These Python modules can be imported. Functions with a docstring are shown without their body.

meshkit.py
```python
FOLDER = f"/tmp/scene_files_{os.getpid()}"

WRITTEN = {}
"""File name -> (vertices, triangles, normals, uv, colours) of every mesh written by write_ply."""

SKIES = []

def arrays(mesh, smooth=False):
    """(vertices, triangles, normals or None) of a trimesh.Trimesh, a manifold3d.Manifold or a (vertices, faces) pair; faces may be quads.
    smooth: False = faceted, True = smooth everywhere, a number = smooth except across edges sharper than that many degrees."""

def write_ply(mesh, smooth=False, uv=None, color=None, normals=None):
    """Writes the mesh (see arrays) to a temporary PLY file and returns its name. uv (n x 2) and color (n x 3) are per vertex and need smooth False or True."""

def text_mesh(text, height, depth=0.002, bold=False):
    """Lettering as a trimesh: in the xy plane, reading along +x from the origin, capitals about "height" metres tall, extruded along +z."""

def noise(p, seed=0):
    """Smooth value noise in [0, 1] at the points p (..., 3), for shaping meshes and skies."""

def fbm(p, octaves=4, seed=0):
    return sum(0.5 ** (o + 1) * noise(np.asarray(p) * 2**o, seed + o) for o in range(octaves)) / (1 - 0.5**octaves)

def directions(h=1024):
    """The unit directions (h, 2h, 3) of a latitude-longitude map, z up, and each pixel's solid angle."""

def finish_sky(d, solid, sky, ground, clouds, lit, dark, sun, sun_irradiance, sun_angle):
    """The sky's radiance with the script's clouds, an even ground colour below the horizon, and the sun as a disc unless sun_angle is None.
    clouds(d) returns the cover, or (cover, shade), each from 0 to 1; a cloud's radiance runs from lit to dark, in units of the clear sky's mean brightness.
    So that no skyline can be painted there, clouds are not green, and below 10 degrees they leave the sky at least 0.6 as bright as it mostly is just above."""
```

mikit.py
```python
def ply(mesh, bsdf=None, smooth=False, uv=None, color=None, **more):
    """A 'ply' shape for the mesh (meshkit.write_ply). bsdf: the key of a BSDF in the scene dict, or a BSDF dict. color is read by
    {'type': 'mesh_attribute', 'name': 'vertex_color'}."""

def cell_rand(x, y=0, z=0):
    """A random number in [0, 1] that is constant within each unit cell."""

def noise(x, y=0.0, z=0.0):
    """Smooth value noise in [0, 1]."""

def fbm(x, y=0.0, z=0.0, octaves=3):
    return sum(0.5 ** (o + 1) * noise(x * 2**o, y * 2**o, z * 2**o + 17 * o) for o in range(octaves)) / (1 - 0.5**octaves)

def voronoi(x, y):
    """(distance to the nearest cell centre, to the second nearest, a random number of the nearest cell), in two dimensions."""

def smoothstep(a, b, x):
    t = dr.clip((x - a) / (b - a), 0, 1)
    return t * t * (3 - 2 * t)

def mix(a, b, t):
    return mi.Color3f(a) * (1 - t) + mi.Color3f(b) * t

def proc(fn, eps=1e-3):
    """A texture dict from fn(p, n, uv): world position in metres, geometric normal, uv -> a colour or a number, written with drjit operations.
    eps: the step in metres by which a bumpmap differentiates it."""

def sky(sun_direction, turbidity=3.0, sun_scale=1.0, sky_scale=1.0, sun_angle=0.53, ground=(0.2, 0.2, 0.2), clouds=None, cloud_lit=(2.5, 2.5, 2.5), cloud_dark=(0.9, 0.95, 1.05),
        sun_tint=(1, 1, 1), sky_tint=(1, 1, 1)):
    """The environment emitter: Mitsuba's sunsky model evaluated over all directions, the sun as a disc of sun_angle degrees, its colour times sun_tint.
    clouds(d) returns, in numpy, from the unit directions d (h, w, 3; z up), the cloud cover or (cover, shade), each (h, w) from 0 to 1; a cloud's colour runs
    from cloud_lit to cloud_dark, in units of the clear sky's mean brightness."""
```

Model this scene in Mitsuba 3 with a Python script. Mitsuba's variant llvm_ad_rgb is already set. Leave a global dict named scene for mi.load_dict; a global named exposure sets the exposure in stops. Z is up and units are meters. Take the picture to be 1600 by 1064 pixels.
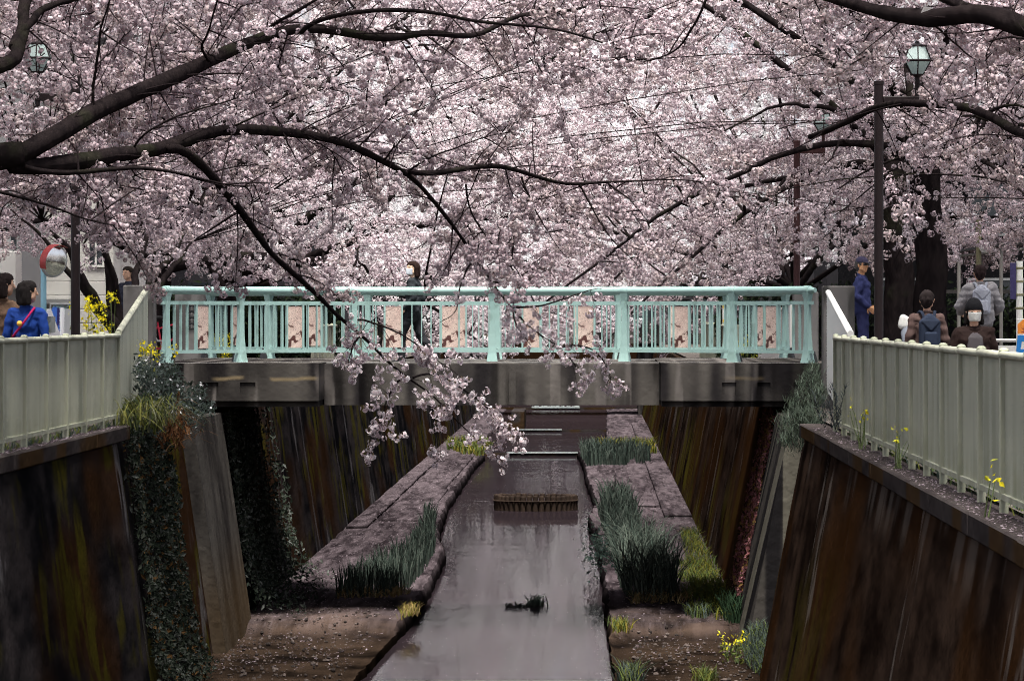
import math, random
import numpy as np, trimesh, manifold3d, shapely
import drjit as dr
import mitsuba as mi
import mikit, meshkit
from mikit import noise, fbm, voronoi, smoothstep, mix, proc
from scipy.interpolate import CubicSpline

T4 = mi.ScalarTransform4f
scene, labels = {}, {}
random.seed(7)
RNG = np.random.default_rng(7)

# ------------------------------------------------------------------ camera, sky, exposure
F, VX, HY, EYE = 7800.0, 925.0, 490.0, 4.85          # pixels of the 1600 px wide photograph; eye height above the canal water
scene['camera'] = {
    'type': 'perspective', 'fov_axis': 'x', 'fov': 2 * math.degrees(math.atan(800 / F)),
    'near_clip': 1.0, 'far_clip': 4000.0,
    'principal_point_offset_x': (800 - VX) / 1600, 'principal_point_offset_y': (532 - HY) / 1064,
    'to_world': T4().look_at(origin=[0, 0, EYE], target=[0, 10, EYE], up=[0, 0, 1]),
}
scene['sky'] = mikit.sky([0.05, -0.30, 0.95], turbidity=4, sun_scale=1.6, sky_scale=0.9, sun_angle=18, sun_tint=(0.84, 0.95, 1.12), ground=(0.10, 0.095, 0.095),
                         clouds=lambda d: 0.75, cloud_lit=(1.45, 1.48, 1.55), cloud_dark=(1.2, 1.2, 1.25))
exposure = 2.42


# ------------------------------------------------------------------ helpers
def W(px, py, d):
    """the point of the place at distance d that stands at this pixel of the photograph"""
    return np.array([(px - VX) * d / F, d, EYE + (HY - py) * d / F])


def M(v, f):
    v, f = np.asarray(v, float), np.asarray(f, int)
    if f.shape[1] == 4:
        f = np.vstack([f[:, [0, 1, 2]], f[:, [0, 2, 3]]])
    return v, f


def cat(ms):
    vs, fs, n = [], [], 0
    for v, f in ms:
        vs.append(v); fs.append(f + n); n += len(v)
    return np.vstack(vs), np.vstack(fs)


BOXF = np.array([[0, 2, 3, 1], [4, 5, 7, 6], [0, 1, 5, 4], [2, 6, 7, 3], [0, 4, 6, 2], [1, 3, 7, 5]])


def box(x0, x1, y0, y1, z0, z1):
    v = np.array([[x, y, z] for x in (x0, x1) for y in (y0, y1) for z in (z0, z1)], float)
    return M(v, BOXF[:, ::-1] if False else np.array([[0, 1, 3, 2], [4, 6, 7, 5], [0, 4, 5, 1], [2, 3, 7, 6], [0, 2, 6, 4], [1, 5, 7, 3]]))


def bevel_box(x0, x1, y0, y1, z0, z1, b=0.01):
    p = []
    for x in (x0, x1):
        for y in (y0, y1):
            for z in (z0, z1):
                sx, sy, sz = (b if x == x0 else -b), (b if y == y0 else -b), (b if z == z0 else -b)
                p += [[x, y + sy, z + sz], [x + sx, y, z + sz], [x + sx, y + sy, z]]
    return mf(manifold3d.Manifold.hull_points(np.array(p)))


def mf(m):
    m = m.to_mesh()
    return np.array(m.vert_properties[:, :3], float), np.array(m.tri_verts, int)


def rot(v, yaw, c=(0, 0, 0)):
    """about z, radians"""
    c = np.asarray(c, float)
    r = np.array([[math.cos(yaw), -math.sin(yaw), 0], [math.sin(yaw), math.cos(yaw), 0], [0, 0, 1]])
    return (np.asarray(v) - c) @ r.T + c


def moved(m, yaw=0.0, at=(0, 0, 0), s=1.0):
    return rot(m[0] * s, yaw) + np.asarray(at, float), m[1]


def tube(pts, rad, sides=8, caps=True):
    p = np.asarray(pts, float)
    t = np.gradient(p, axis=0)
    t /= np.linalg.norm(t, axis=1, keepdims=True) + 1e-12
    ref = np.array([0, 0, 1.0]) if abs(t[0, 2]) < 0.85 else np.array([1.0, 0, 0])
    a = np.cross(t, ref); a /= np.linalg.norm(a, axis=1, keepdims=True) + 1e-9
    b = np.cross(t, a)
    an = np.arange(sides) * 2 * np.pi / sides
    r = np.broadcast_to(np.asarray(rad, float), (len(p),))
    v = p[:, None] + r[:, None, None] * (np.cos(an)[None, :, None] * a[:, None] + np.sin(an)[None, :, None] * b[:, None])
    i, j = np.meshgrid(np.arange(len(p) - 1), np.arange(sides), indexing='ij')
    q = np.stack([i * sides + j, i * sides + (j + 1) % sides, (i + 1) * sides + (j + 1) % sides, (i + 1) * sides + j], -1).reshape(-1, 4)
    v = v.reshape(-1, 3)
    f = np.vstack([q[:, [0, 1, 2]], q[:, [0, 2, 3]]])
    if caps:
        n = len(v)
        v = np.vstack([v, p[:1], p[-1:]])
        k = np.arange(sides)
        f = np.vstack([f, np.stack([k * 0 + n, (k + 1) % sides, k], 1), np.stack([k * 0 + n + 1, k + n - sides, (k + 1) % sides + n - sides], 1)])
    return v, f


def lathe(profile, sides=16, at=(0, 0, 0)):
    """profile [(r, z)...] about z"""
    pr = np.asarray(profile, float)
    an = np.arange(sides) * 2 * np.pi / sides
    v = np.stack([pr[:, 0][:, None] * np.cos(an), pr[:, 0][:, None] * np.sin(an), np.broadcast_to(pr[:, 1][:, None], (len(pr), sides))], -1).reshape(-1, 3)
    i, j = np.meshgrid(np.arange(len(pr) - 1), np.arange(sides), indexing='ij')
    q = np.stack([i * sides + j, i * sides + (j + 1) % sides, (i + 1) * sides + (j + 1) % sides, (i + 1) * sides + j], -1).reshape(-1, 4)
    return M(v + np.asarray(at, float), q)


def prism_y(poly, y0, y1):
    """a polygon in (x, z), counter-clockwise, extruded along y"""
    m = trimesh.creation.extrude_polygon(shapely.Polygon(poly), y1 - y0, engine='earcut')
    v = np.array(m.vertices)
    return np.stack([v[:, 0], y1 - v[:, 2], v[:, 1]], 1), np.array(m.faces)


def prism_z(poly, z0, z1):
    m = trimesh.creation.extrude_polygon(poly if hasattr(poly, 'area') else shapely.Polygon(poly), z1 - z0, engine='earcut')
    v = np.array(m.vertices)
    return v + [0, 0, z0], np.array(m.faces)


def smooth_line(pts, n=40):
    p = np.asarray(pts, float)
    s = np.concatenate([[0], np.cumsum(np.linalg.norm(np.diff(p, axis=0), axis=1))])
    return CubicSpline(s, p)(np.linspace(0, s[-1], n)) if len(p) > 2 else p[0] + (p[-1] - p[0]) * np.linspace(0, 1, n)[:, None]


def spheres(pairs):
    """union hull of spheres [(centre, radius)...]"""
    return manifold3d.Manifold.hull_points(np.vstack([ICO * r + np.asarray(c, float) for c, r in pairs]))


ICO = np.array(trimesh.creation.icosphere(subdivisions=2).vertices)


def union(ms):
    return manifold3d.Manifold.batch_boolean(ms, manifold3d.OpType.Add)


def soft(m, edge=0.03, n=6):
    m = m.refine_to_length(edge)
    v, f = mf(m)
    t = trimesh.Trimesh(v, f, process=True)
    trimesh.smoothing.filter_taubin(t, lamb=0.5, nu=0.52, iterations=n)
    return np.array(t.vertices), np.array(t.faces)


def numbered(key):
    if key not in scene and key not in labels and not any(k.startswith(key + '__') for k in scene):
        return key
    i = 1
    while f'{key}_{i:03d}' in scene or f'{key}_{i:03d}' in labels or any(k.startswith(f'{key}_{i:03d}__') for k in scene):
        i += 1
    return f'{key}_{i:03d}'


_count = {}


def nkey(key):
    n = _count.get(key, 0)
    _count[key] = n + 1
    return key if n == 0 else f'{key}_{n:03d}'


def add(key, mesh, bsdf, smooth=False, color=None, uv=None):
    """one entry of the scene; a repeated key takes a number"""
    if not (key in labels and key not in scene):
        key = nkey(key)
    if color is not None:
        if smooth not in (True, False):
            m_ = trimesh.graph.smooth_shade(trimesh.Trimesh(*mesh, process=False), angle=np.radians(smooth), facet_minarea=None)
            mesh, smooth = (np.array(m_.vertices), np.array(m_.faces)), True
        color = np.asarray(color, float)
        if color.ndim == 1:
            color = np.tile(color, (len(mesh[0]), 1))
    scene[key] = mikit.ply(mesh, bsdf, smooth=smooth, color=color, uv=uv)
    return key


def thing(name, label, cat_, group=None, kind=None):
    key = nkey(name)
    labels[key] = {'label': label, 'category': cat_}
    if group: labels[key]['group'] = group
    if kind: labels[key]['kind'] = kind
    return key


def structure(key):
    labels[key] = {'kind': 'structure'}
    return key


# ------------------------------------------------------------------ materials
def bs(name, **d):
    scene[name] = d
    return name


def lum3(r, g, b): return {'type': 'rgb', 'value': [r, g, b]}


def two(d): return {'type': 'twosided', 'bsdf': d}


VC = {'type': 'mesh_attribute', 'name': 'vertex_color'}
scene['matte'] = two({'type': 'principled', 'base_color': VC, 'roughness': 0.85, 'specular': 0.12})
scene['gloss'] = two({'type': 'principled', 'base_color': VC, 'roughness': 0.3, 'specular': 0.5})
scene['leaf'] = {'type': 'principledthin', 'base_color': VC, 'roughness': 0.55, 'diff_trans': 0.5, 'eta': 1.4}
scene['petal'] = {'type': 'principledthin', 'base_color': VC, 'roughness': 0.7, 'diff_trans': 0.45, 'eta': 1.25}


def bark_fn(p, n, uv):
    s = fbm(p.x * 14, p.y * 14, p.z * 3.5)
    m = smoothstep(0.55, 0.75, fbm(p.x * 2.3 + 9, p.y * 2.3, p.z * 2.3))
    return mix(mix([0.006, 0.005, 0.006], [0.026, 0.020, 0.020], s), [0.022, 0.024, 0.014], m * 0.5)


def bark_h(p, n, uv): return fbm(p.x * 16, p.y * 16, p.z * 5)


scene['bark'] = two({'type': 'bumpmap', 'arbitrary': proc(bark_h, 4e-3), 'scale': 0.03, 'bsdf': {'type': 'diffuse', 'reflectance': proc(bark_fn)}})
scene['twig'] = two({'type': 'diffuse', 'reflectance': lum3(0.016, 0.012, 0.013)})


def wall_left_fn(p, n, uv):
    z = p.z
    u = p.y + 1.6 * (fbm(p.y * 0.5, z * 0.35, 2.0) - 0.5)
    s = 0.28 * noise(u * 0.5, z * 0.14, 3.0) + 0.20 * noise(u * 1.5, z * 0.5, 5.0) + 0.52 * fbm(u * 0.8, z * 3.4, 8.0, octaves=4)
    c = mix([0.005, 0.005, 0.006], [0.028, 0.024, 0.025], smoothstep(0.32, 0.72, s))
    rust = smoothstep(0.48, 0.72, fbm(u * 0.22 + 3.3, z * 0.5, 1.0))
    c = mix(c, [0.026, 0.012, 0.005], rust * 0.75)
    moss = smoothstep(0.50, 0.68, fbm(u * 0.4, z * 1.1, 4.0)) * smoothstep(0.38, 0.65, fbm(u * 2.7, z * 1.6, 2.0))
    c = mix(c, [0.042, 0.037, 0.006], moss * 0.75)
    lime = smoothstep(0.72, 0.86, noise(u * 0.8 + 40, z * 0.35, 7.0)) * smoothstep(0.42, 0.7, fbm(u * 3, z * 2.2, 9.0))
    return mix(c, [0.10, 0.095, 0.10], lime * 0.7)


def wall_right_fn(p, n, uv):
    z = p.z
    u = p.y + 1.4 * (fbm(p.y * 0.5, z * 0.35, 12.0) - 0.5)
    s = 0.25 * noise(u * 0.55, z * 0.14, 13.0) + 0.20 * noise(u * 1.7, z * 0.5, 15.0) + 0.55 * fbm(u * 0.8, z * 3.4, 18.0, octaves=4)
    c = mix([0.008, 0.005, 0.004], [0.036, 0.023, 0.017], smoothstep(0.30, 0.74, s))
    rust = smoothstep(0.45, 0.72, fbm(u * 0.2 + 1.3, z * 0.5, 1.0))
    c = mix(c, [0.034, 0.0145, 0.005], rust * 0.75)
    far = smoothstep(84.0, 105.0, u)
    moss = smoothstep(0.42, 0.62, fbm(u * 0.21, z * 0.7, 24.0)) * smoothstep(0.34, 0.6, fbm(u * 1.7, z * 1.1, 22.0)) * smoothstep(2.6, 0.9, z)
    c = mix(c, [0.060, 0.050, 0.008], moss * (0.35 + 0.5 * far))
    lime = smoothstep(0.72, 0.86, noise(u * 1.1 + 14, z * 0.45, 7.0)) * smoothstep(0.45, 0.66, fbm(u * 4, z * 1.8, 9.0))
    top = smoothstep(2.7, 3.15, z) * smoothstep(0.55, 0.75, fbm(u * 1.5, z * 0.6, 31.0))
    return mix(c, [0.12, 0.105, 0.095], dr.maximum(lime * 0.6, top * 0.4))


def rough_h(p, n, uv): return fbm(p.x * 9, p.y * 9, p.z * 9, octaves=3)


def rough(col, rough_=0.9, scale=0.012):
    return two({'type': 'bumpmap', 'arbitrary': proc(rough_h, 4e-3), 'scale': scale,
                'bsdf': {'type': 'diffuse', 'reflectance': proc(col)}})


scene['wall_left'] = rough(wall_left_fn, 0.75)
scene['wall_right'] = rough(wall_right_fn, 0.75)


def beam_fn(p, n, uv):
    s = 0.45 * fbm(p.x * 1.1, p.z * 0.6, p.y) + 0.55 * noise(p.x * 6.5, p.z * 0.7, p.y)
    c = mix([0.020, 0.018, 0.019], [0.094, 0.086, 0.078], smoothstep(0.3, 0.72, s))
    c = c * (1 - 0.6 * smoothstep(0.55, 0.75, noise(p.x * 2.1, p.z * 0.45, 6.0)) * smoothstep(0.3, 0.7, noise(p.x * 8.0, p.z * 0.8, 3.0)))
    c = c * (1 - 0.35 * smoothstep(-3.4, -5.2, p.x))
    line = smoothstep(0.045, 0.0, dr.abs(p.z - 3.885 - 0.07 * (fbm(p.x * 3, 4.0) - 0.5))) * smoothstep(0.35, 0.6, noise(p.x * 2.4, 3.0))
    ends = dr.maximum(smoothstep(-4.05, -4.15, p.x), smoothstep(1.0, 1.1, p.x))
    c = mix(c, [0.22, 0.17, 0.10], line * ends * 0.7)
    drip = smoothstep(0.74, 0.84, noise(p.x * 5.3 + 3, p.z * 0.3, 2.0)) * smoothstep(0.2, 0.8, noise(p.x * 11, p.z * 2.0, 5.0))
    return mix(c, [0.2, 0.18, 0.17], drip * 0.45)


scene['beam'] = rough(beam_fn, 0.9, 0.008)


def pale_fn(p, n, uv):
    s = fbm(p.x * 5, p.y * 5, p.z * 1.5)
    d = smoothstep(0.5, 0.7, noise(p.x * 9, p.y * 9, p.z * 1.1))
    return mix(mix([0.16, 0.155, 0.15], [0.30, 0.29, 0.275], s), [0.08, 0.075, 0.075], d * 0.55)




def buttress_fn(p, n, uv):
    s = 0.6 * noise(p.y * 1.1, p.z * 0.15, 3.0) + 0.4 * fbm(p.x * 5, p.y * 3, p.z * 0.9)
    c = mix([0.018, 0.016, 0.016], [0.085, 0.078, 0.070], smoothstep(0.25, 0.75, s))
    return mix(c, [0.07, 0.045, 0.022], smoothstep(1.8, 0.5, p.z) * 0.6)


scene['buttress'] = rough(buttress_fn, 0.85)


def buttress_dark_fn(p, n, uv):
    s = 0.6 * noise(p.y * 1.6 + p.x * 9, p.z * 0.15, 3.0) + 0.4 * fbm(p.x * 9, p.y * 3, p.z * 0.9)
    c = mix([0.014, 0.013, 0.014], [0.055, 0.050, 0.046], smoothstep(0.25, 0.75, s))
    return mix(c, [0.16, 0.15, 0.12], smoothstep(0.62, 0.72, noise(p.y * 1.3 + p.x * 7 + 3.0, p.z * 0.08, 1.0)) * 0.6)


scene['buttress_dark'] = rough(buttress_dark_fn, 0.85)
scene['pale_concrete'] = rough(pale_fn, 0.9, 0.006)


def coping_fn(p, n, uv):
    s = fbm(p.x * 4, p.y * 1.6, p.z * 4)
    m = smoothstep(0.42, 0.65, noise(p.x * 3, p.y * 0.9, p.z * 1.5))
    return mix(mix([0.020, 0.016, 0.017], [0.065, 0.056, 0.054], s), [0.055, 0.030, 0.010], m * 0.7 * smoothstep(0.5, 0.0, n.z))


scene['coping'] = rough(coping_fn, 0.9, 0.015)


def berm_fn(p, n, uv):
    s = 0.55 * fbm(p.x * 2.4, p.y * 0.16, p.z * 2) + 0.45 * fbm(p.x * 9.0, p.y * 0.75, 3.0)
    t = noise(p.x * 0.7, p.y * 0.9, 2.0)
    near = smoothstep(82.0, 70.0, p.y)
    c = mix([0.018, 0.014, 0.016], [0.095, 0.076, 0.084], smoothstep(0.28, 0.72, s))
    g = fbm(p.x * 1.3, p.y * 1.1, 7.0, octaves=4)
    c = mix(c, mix([0.008, 0.006, 0.005], [0.075, 0.050, 0.035], smoothstep(0.25, 0.75, 0.35 * s + 0.65 * g)), near)
    spk = smoothstep(0.62, 0.78, fbm(p.x * 22, p.y * 1.9, 1.0))
    c = mix(c, [0.20, 0.165, 0.18], spk * 0.30 * (1 - near))
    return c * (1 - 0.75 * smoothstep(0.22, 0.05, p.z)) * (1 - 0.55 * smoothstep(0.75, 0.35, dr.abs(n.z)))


scene['berm_mat'] = rough(berm_fn, 0.95, 0.02)


def ground_fn(p, n, uv):
    s = fbm(p.x * 0.8, p.y * 0.8)
    return mix([0.07, 0.06, 0.055], [0.14, 0.125, 0.115], s)


scene['ground_mat'] = rough(ground_fn, 0.95, 0.01)


def fence_fn(p, n, uv):
    s = fbm(p.y * 1.3, p.x * 1.3, p.z * 0.8)
    d = smoothstep(0.42, 0.78, noise(p.y * 5, p.x * 5, p.z * 0.35)) * 0.65 * (0.4 + 0.6 * smoothstep(0.3, 0.7, noise(p.y * 0.7, p.z * 1.5)))
    low = smoothstep(3.95, 3.6, p.z) * noise(p.y * 6, p.z * 3)
    c = mix([0.30, 0.31, 0.235], [0.41, 0.415, 0.325], s)
    return mix(mix(c, [0.16, 0.175, 0.13], d), [0.20, 0.21, 0.14], low * 0.6)


scene['fence_paint'] = two({'type': 'principled', 'base_color': proc(fence_fn), 'roughness': 0.5, 'specular': 0.4})


def turq_fn(p, n, uv):
    s = fbm(p.x * 3, p.y * 3, p.z * 2)
    w = smoothstep(0.66, 0.8, noise(p.x * 7, p.y * 7, p.z * 5))
    return mix(mix([0.235, 0.375, 0.35], [0.29, 0.43, 0.405], s), [0.14, 0.215, 0.19], w * 0.5)


scene['turquoise_paint'] = two({'type': 'principled', 'base_color': proc(turq_fn), 'roughness': 0.38, 'specular': 0.5})


def panel_fn(p, n, uv):
    u, v = uv.x * 0.27, uv.y * 0.66
    d1, d2, r = voronoi(u * 24, v * 24)
    ring = smoothstep(0.12, 0.17, d1) * smoothstep(0.30, 0.25, d1)
    holes = smoothstep(0.22, 0.16, d1) * smoothstep(0.28, 0.34, r)
    gaps = smoothstep(0.06, 0.02, d2 - d1) * smoothstep(0.5, 0.62, noise(u * 12, v * 12, 4.0))
    pk = mix([0.46, 0.34, 0.30], [0.54, 0.44, 0.38], noise(u * 9, v * 9))
    c = mix(pk, [0.80, 0.66, 0.58], ring * 0.6)
    dark = [0.075, 0.032, 0.028]
    c = mix(c, dark, dr.maximum(holes * 0.9, gaps * 0.75))
    wob = 0.03 * (noise(u * 20, 3.0) - 0.5)
    br = smoothstep(0.075, 0.055, dr.abs(v - (0.06 + 0.62 * u + wob))) * smoothstep(0.36, 0.46, noise(u * 22, v * 22, 9.0))
    tw = smoothstep(0.02, 0.012, dr.abs(v - (0.38 - 0.5 * u + wob))) * smoothstep(0.13, 0.1, u)
    return mix(c, dark, dr.maximum(br, tw * 0.8))


scene['blossom_panel'] = two({'type': 'principled', 'base_color': proc(panel_fn), 'roughness': 0.5, 'specular': 0.3})


def ripple_h(p, n, uv):
    q = p.x * 0.35
    a = fbm(p.x * 2.2 + 0.8 * noise(p.x, p.y * 0.5), p.y * 0.9, 1.0, octaves=4)
    calm = smoothstep(0.35, 0.65, noise(q, p.y * 0.06, 5.0))
    return a * (0.35 + 0.65 * calm)


scene['water_mat'] = {'type': 'blendbsdf', 'weight': 0.60,
                      'surface': two({'type': 'bumpmap', 'arbitrary': proc(ripple_h, 6e-3), 'scale': 0.007,
                                      'bsdf': {'type': 'principled', 'base_color': lum3(0.012, 0.011, 0.012), 'roughness': 0.04, 'specular': 0.25}}),
                      'silt': two({'type': 'diffuse', 'reflectance': lum3(0.015, 0.010, 0.0125)})}
scene['foam_mat'] = two({'type': 'diffuse', 'reflectance': lum3(0.17, 0.19, 0.19)})
scene['glass_white'] = {'type': 'principledthin', 'base_color': lum3(0.62, 0.74, 0.72), 'roughness': 0.35, 'diff_trans': 0.9, 'eta': 1.5}
scene['mirror_mat'] = two({'type': 'roughconductor', 'material': 'Al', 'alpha': 0.04})
# ================================================================== the canal, its walls and the banks
LF, LT, RF, RT = -5.16, -5.60, 2.17, 2.73          # x of the feet (z .28) and tops (z 3.33 / 3.25) of the walls


def wall_x(side, z):
    return (LF + (LT - LF) * (z - 0.28) / 3.05) if side < 0 else (RF + (RT - RF) * (z - 0.28) / 2.97)


def wall_prism(side, y0, y1, ztop, off=0.0, thick=0.6, z0=-0.6):
    a, b = wall_x(side, z0) + side * off, wall_x(side, ztop) + side * off
    poly = [(a, z0), (a + side * (thick + abs(b - a)), z0), (b + side * thick, ztop), (b, ztop)]
    return prism_y(poly if side > 0 else poly[::-1], y0, y1)


def wall_grid(side, y0, y1, ztop, off=lambda y: 0 * y, z0=-0.6, ny=80, nz=14):
    y = np.linspace(y0, y1, ny); z = np.linspace(z0, ztop, nz)
    Y, Z = np.meshgrid(y, z, indexing='ij')
    X = wall_x(side, Z) + side * off(Y) + 0.03 * (meshkit.fbm(np.stack([Y * 0.35, Z * 0.9, Y * 0 + side], -1), 3) - 0.5)
    v = np.stack([X, Y, Z], -1).reshape(-1, 3)
    i, j = np.meshgrid(np.arange(ny - 1), np.arange(nz - 1), indexing='ij')
    q = np.stack([i * nz + j, i * nz + j + 1, (i + 1) * nz + j + 1, (i + 1) * nz + j], -1).reshape(-1, 4)
    back = v.copy(); back[:, 0] += side * 0.9
    n = len(v)
    edge = [np.arange(nz), (ny - 1) * nz + np.arange(nz), np.arange(ny) * nz, np.arange(ny) * nz + nz - 1]
    q2 = np.vstack([np.stack([e[:-1], e[1:], e[1:] + n, e[:-1] + n], 1) for e in edge])
    return M(np.vstack([v, back]), np.vstack([q, q + n, q2]))


# ground with the canal as a hole in it
hole = shapely.box(-5.9, -60, 3.0, 300)
gp = shapely.box(-900, -200, 900, 3000).difference(hole)
gv, gf = trimesh.creation.triangulate_polygon(gp, engine='earcut')
gv = np.hstack([gv, np.full((len(gv), 1), 3.46)])
structure(add('ground', (gv, gf), 'ground_mat'))
structure(add('canal_bed', box(-6.2, 3.4, -60, 300, -0.9, -0.55), 'berm_mat'))


def strip(poly, z):
    v, f = trimesh.creation.triangulate_polygon(shapely.Polygon(poly), engine='earcut')
    return np.hstack([v, np.full((len(v), 1), z)]), f


structure(add('canal_water', strip([(-5.3, 10), (2.4, 10), (2.4, 170), (-5.3, 170)], 0.0), 'water_mat'))
structure(add('canal_water', strip([(-5.3, 170.15), (2.4, 170.15), (2.4, 199), (-5.3, 199)], 0.13), 'water_mat'))
structure(add('canal_water', strip([(-5.3, 199.2), (2.4, 199.2), (2.4, 240), (-5.3, 240)], 0.24), 'water_mat'))
structure(add('canal_water', strip([(-5.3, 240.2), (2.4, 240.2), (2.4, 300), (-5.3, 300)], 0.36), 'water_mat'))

# weirs
for y, z, x0, x1, lab in ((170, 0.13, -2.9, -0.45, 'low concrete weir with a thin white line of spilling water nearest beyond the bridge'),
                          (199.1, 0.24, -3.0, -1.2, 'second low weir across the canal behind the first one'),
                          (240.1, 0.36, -2.9, -0.6, 'farthest weir with a band of white water under the bridge')):
    t = thing('weir', lab, 'weir')
    add(t + '__sill', box(-5.3, 2.4, y - 0.02, y + 0.2, -0.6, z - 0.012), 'coping')
    wv, wf = [], []
    xs = np.linspace(x0, x1, 40)
    r = np.random.default_rng(int(y))
    zt = z + 0.012
    front = np.stack([xs, y - 0.05 - 0.06 * r.random(40), np.full(40, z - 0.03 - 0.02 * r.random())], 1)
    mid = np.stack([xs, np.full(40, y - 0.03), np.full(40, zt)], 1)
    back = np.stack([xs, y + 0.1 + 0.5 * r.random(40) * (8 if y > 230 else 0.5), np.full(40, zt)], 1)
    v = np.vstack([front, mid, back]); i = np.arange(39)
    add(t + '__spill', M(v, np.vstack([np.stack([i + k * 40, i + 1 + k * 40, i + 1 + (k + 1) * 40, i + (k + 1) * 40], 1) for k in (0, 1)])), 'foam_mat')

t = thing('weir_pier', 'dark concrete pier standing in the water beyond the first weir', 'pier')
add(t + '__body', bevel_box(-3.25, -2.72, 200, 206, -0.4, 0.95, 0.03), 'coping')
add(t + '__ramp', prism_y([(-3.9, -0.3), (-3.255, -0.3), (-3.255, 0.75)], 201, 205), 'coping')

# ---- retaining walls
t = thing('canal_wall', 'dark stained concrete canal wall under the left fence nearest the viewer', 'wall')
add(t + '__face', wall_grid(-1, 20, 59.9, 3.33, lambda y: 0.10 * np.clip((y - 58.2) / 1.7, 0, 1) ** 2), 'wall_left', 60)
for k in range(10):
    y0 = 20.0 + 4 * k
    add(t + '__coping_stone', bevel_box(-6.25, -5.55 + 0.004 * math.sin(k * 3), y0 + 0.006, y0 + 3.994 if k < 9 else 59.95, 3.335, 3.51 + 0.003 * math.cos(k * 5), 0.015), 'coping')
t = thing('canal_wall', 'rust brown streaked canal wall under the right fence nearest the viewer', 'wall')
add(t + '__face', wall_grid(1, 14, 67.5, 3.25, lambda y: 0.16 * np.clip((y - 61.5) / 6.0, 0, 1) ** 2.2), 'wall_right', 60)
for k in range(12):
    y0 = 15.0 + 4.13 * k
    add(t + '__coping_stone', bevel_box(2.68 + 0.004 * math.sin(k * 2), 3.35, y0 + 0.006, y0 + 4.124, 3.255, 3.43 + 0.003 * math.cos(k * 5), 0.015), 'coping')
t = thing('canal_wall', 'dark canal wall running away on the left under and beyond the bridge', 'wall')
add(t + '__face', wall_prism(-1, 60.0, 69.5, 3.40, 0.14), 'wall_left')
add(t + '__face', wall_prism(-1, 75.0, 300, 3.40, 0.10), 'wall_left')
add(t + '__buttress', wall_prism(-1, 69.5, 75.0, 3.36, -0.04), 'buttress')
t = thing('canal_wall', 'brown mossy canal wall running away on the right under and beyond the bridge', 'wall')
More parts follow.
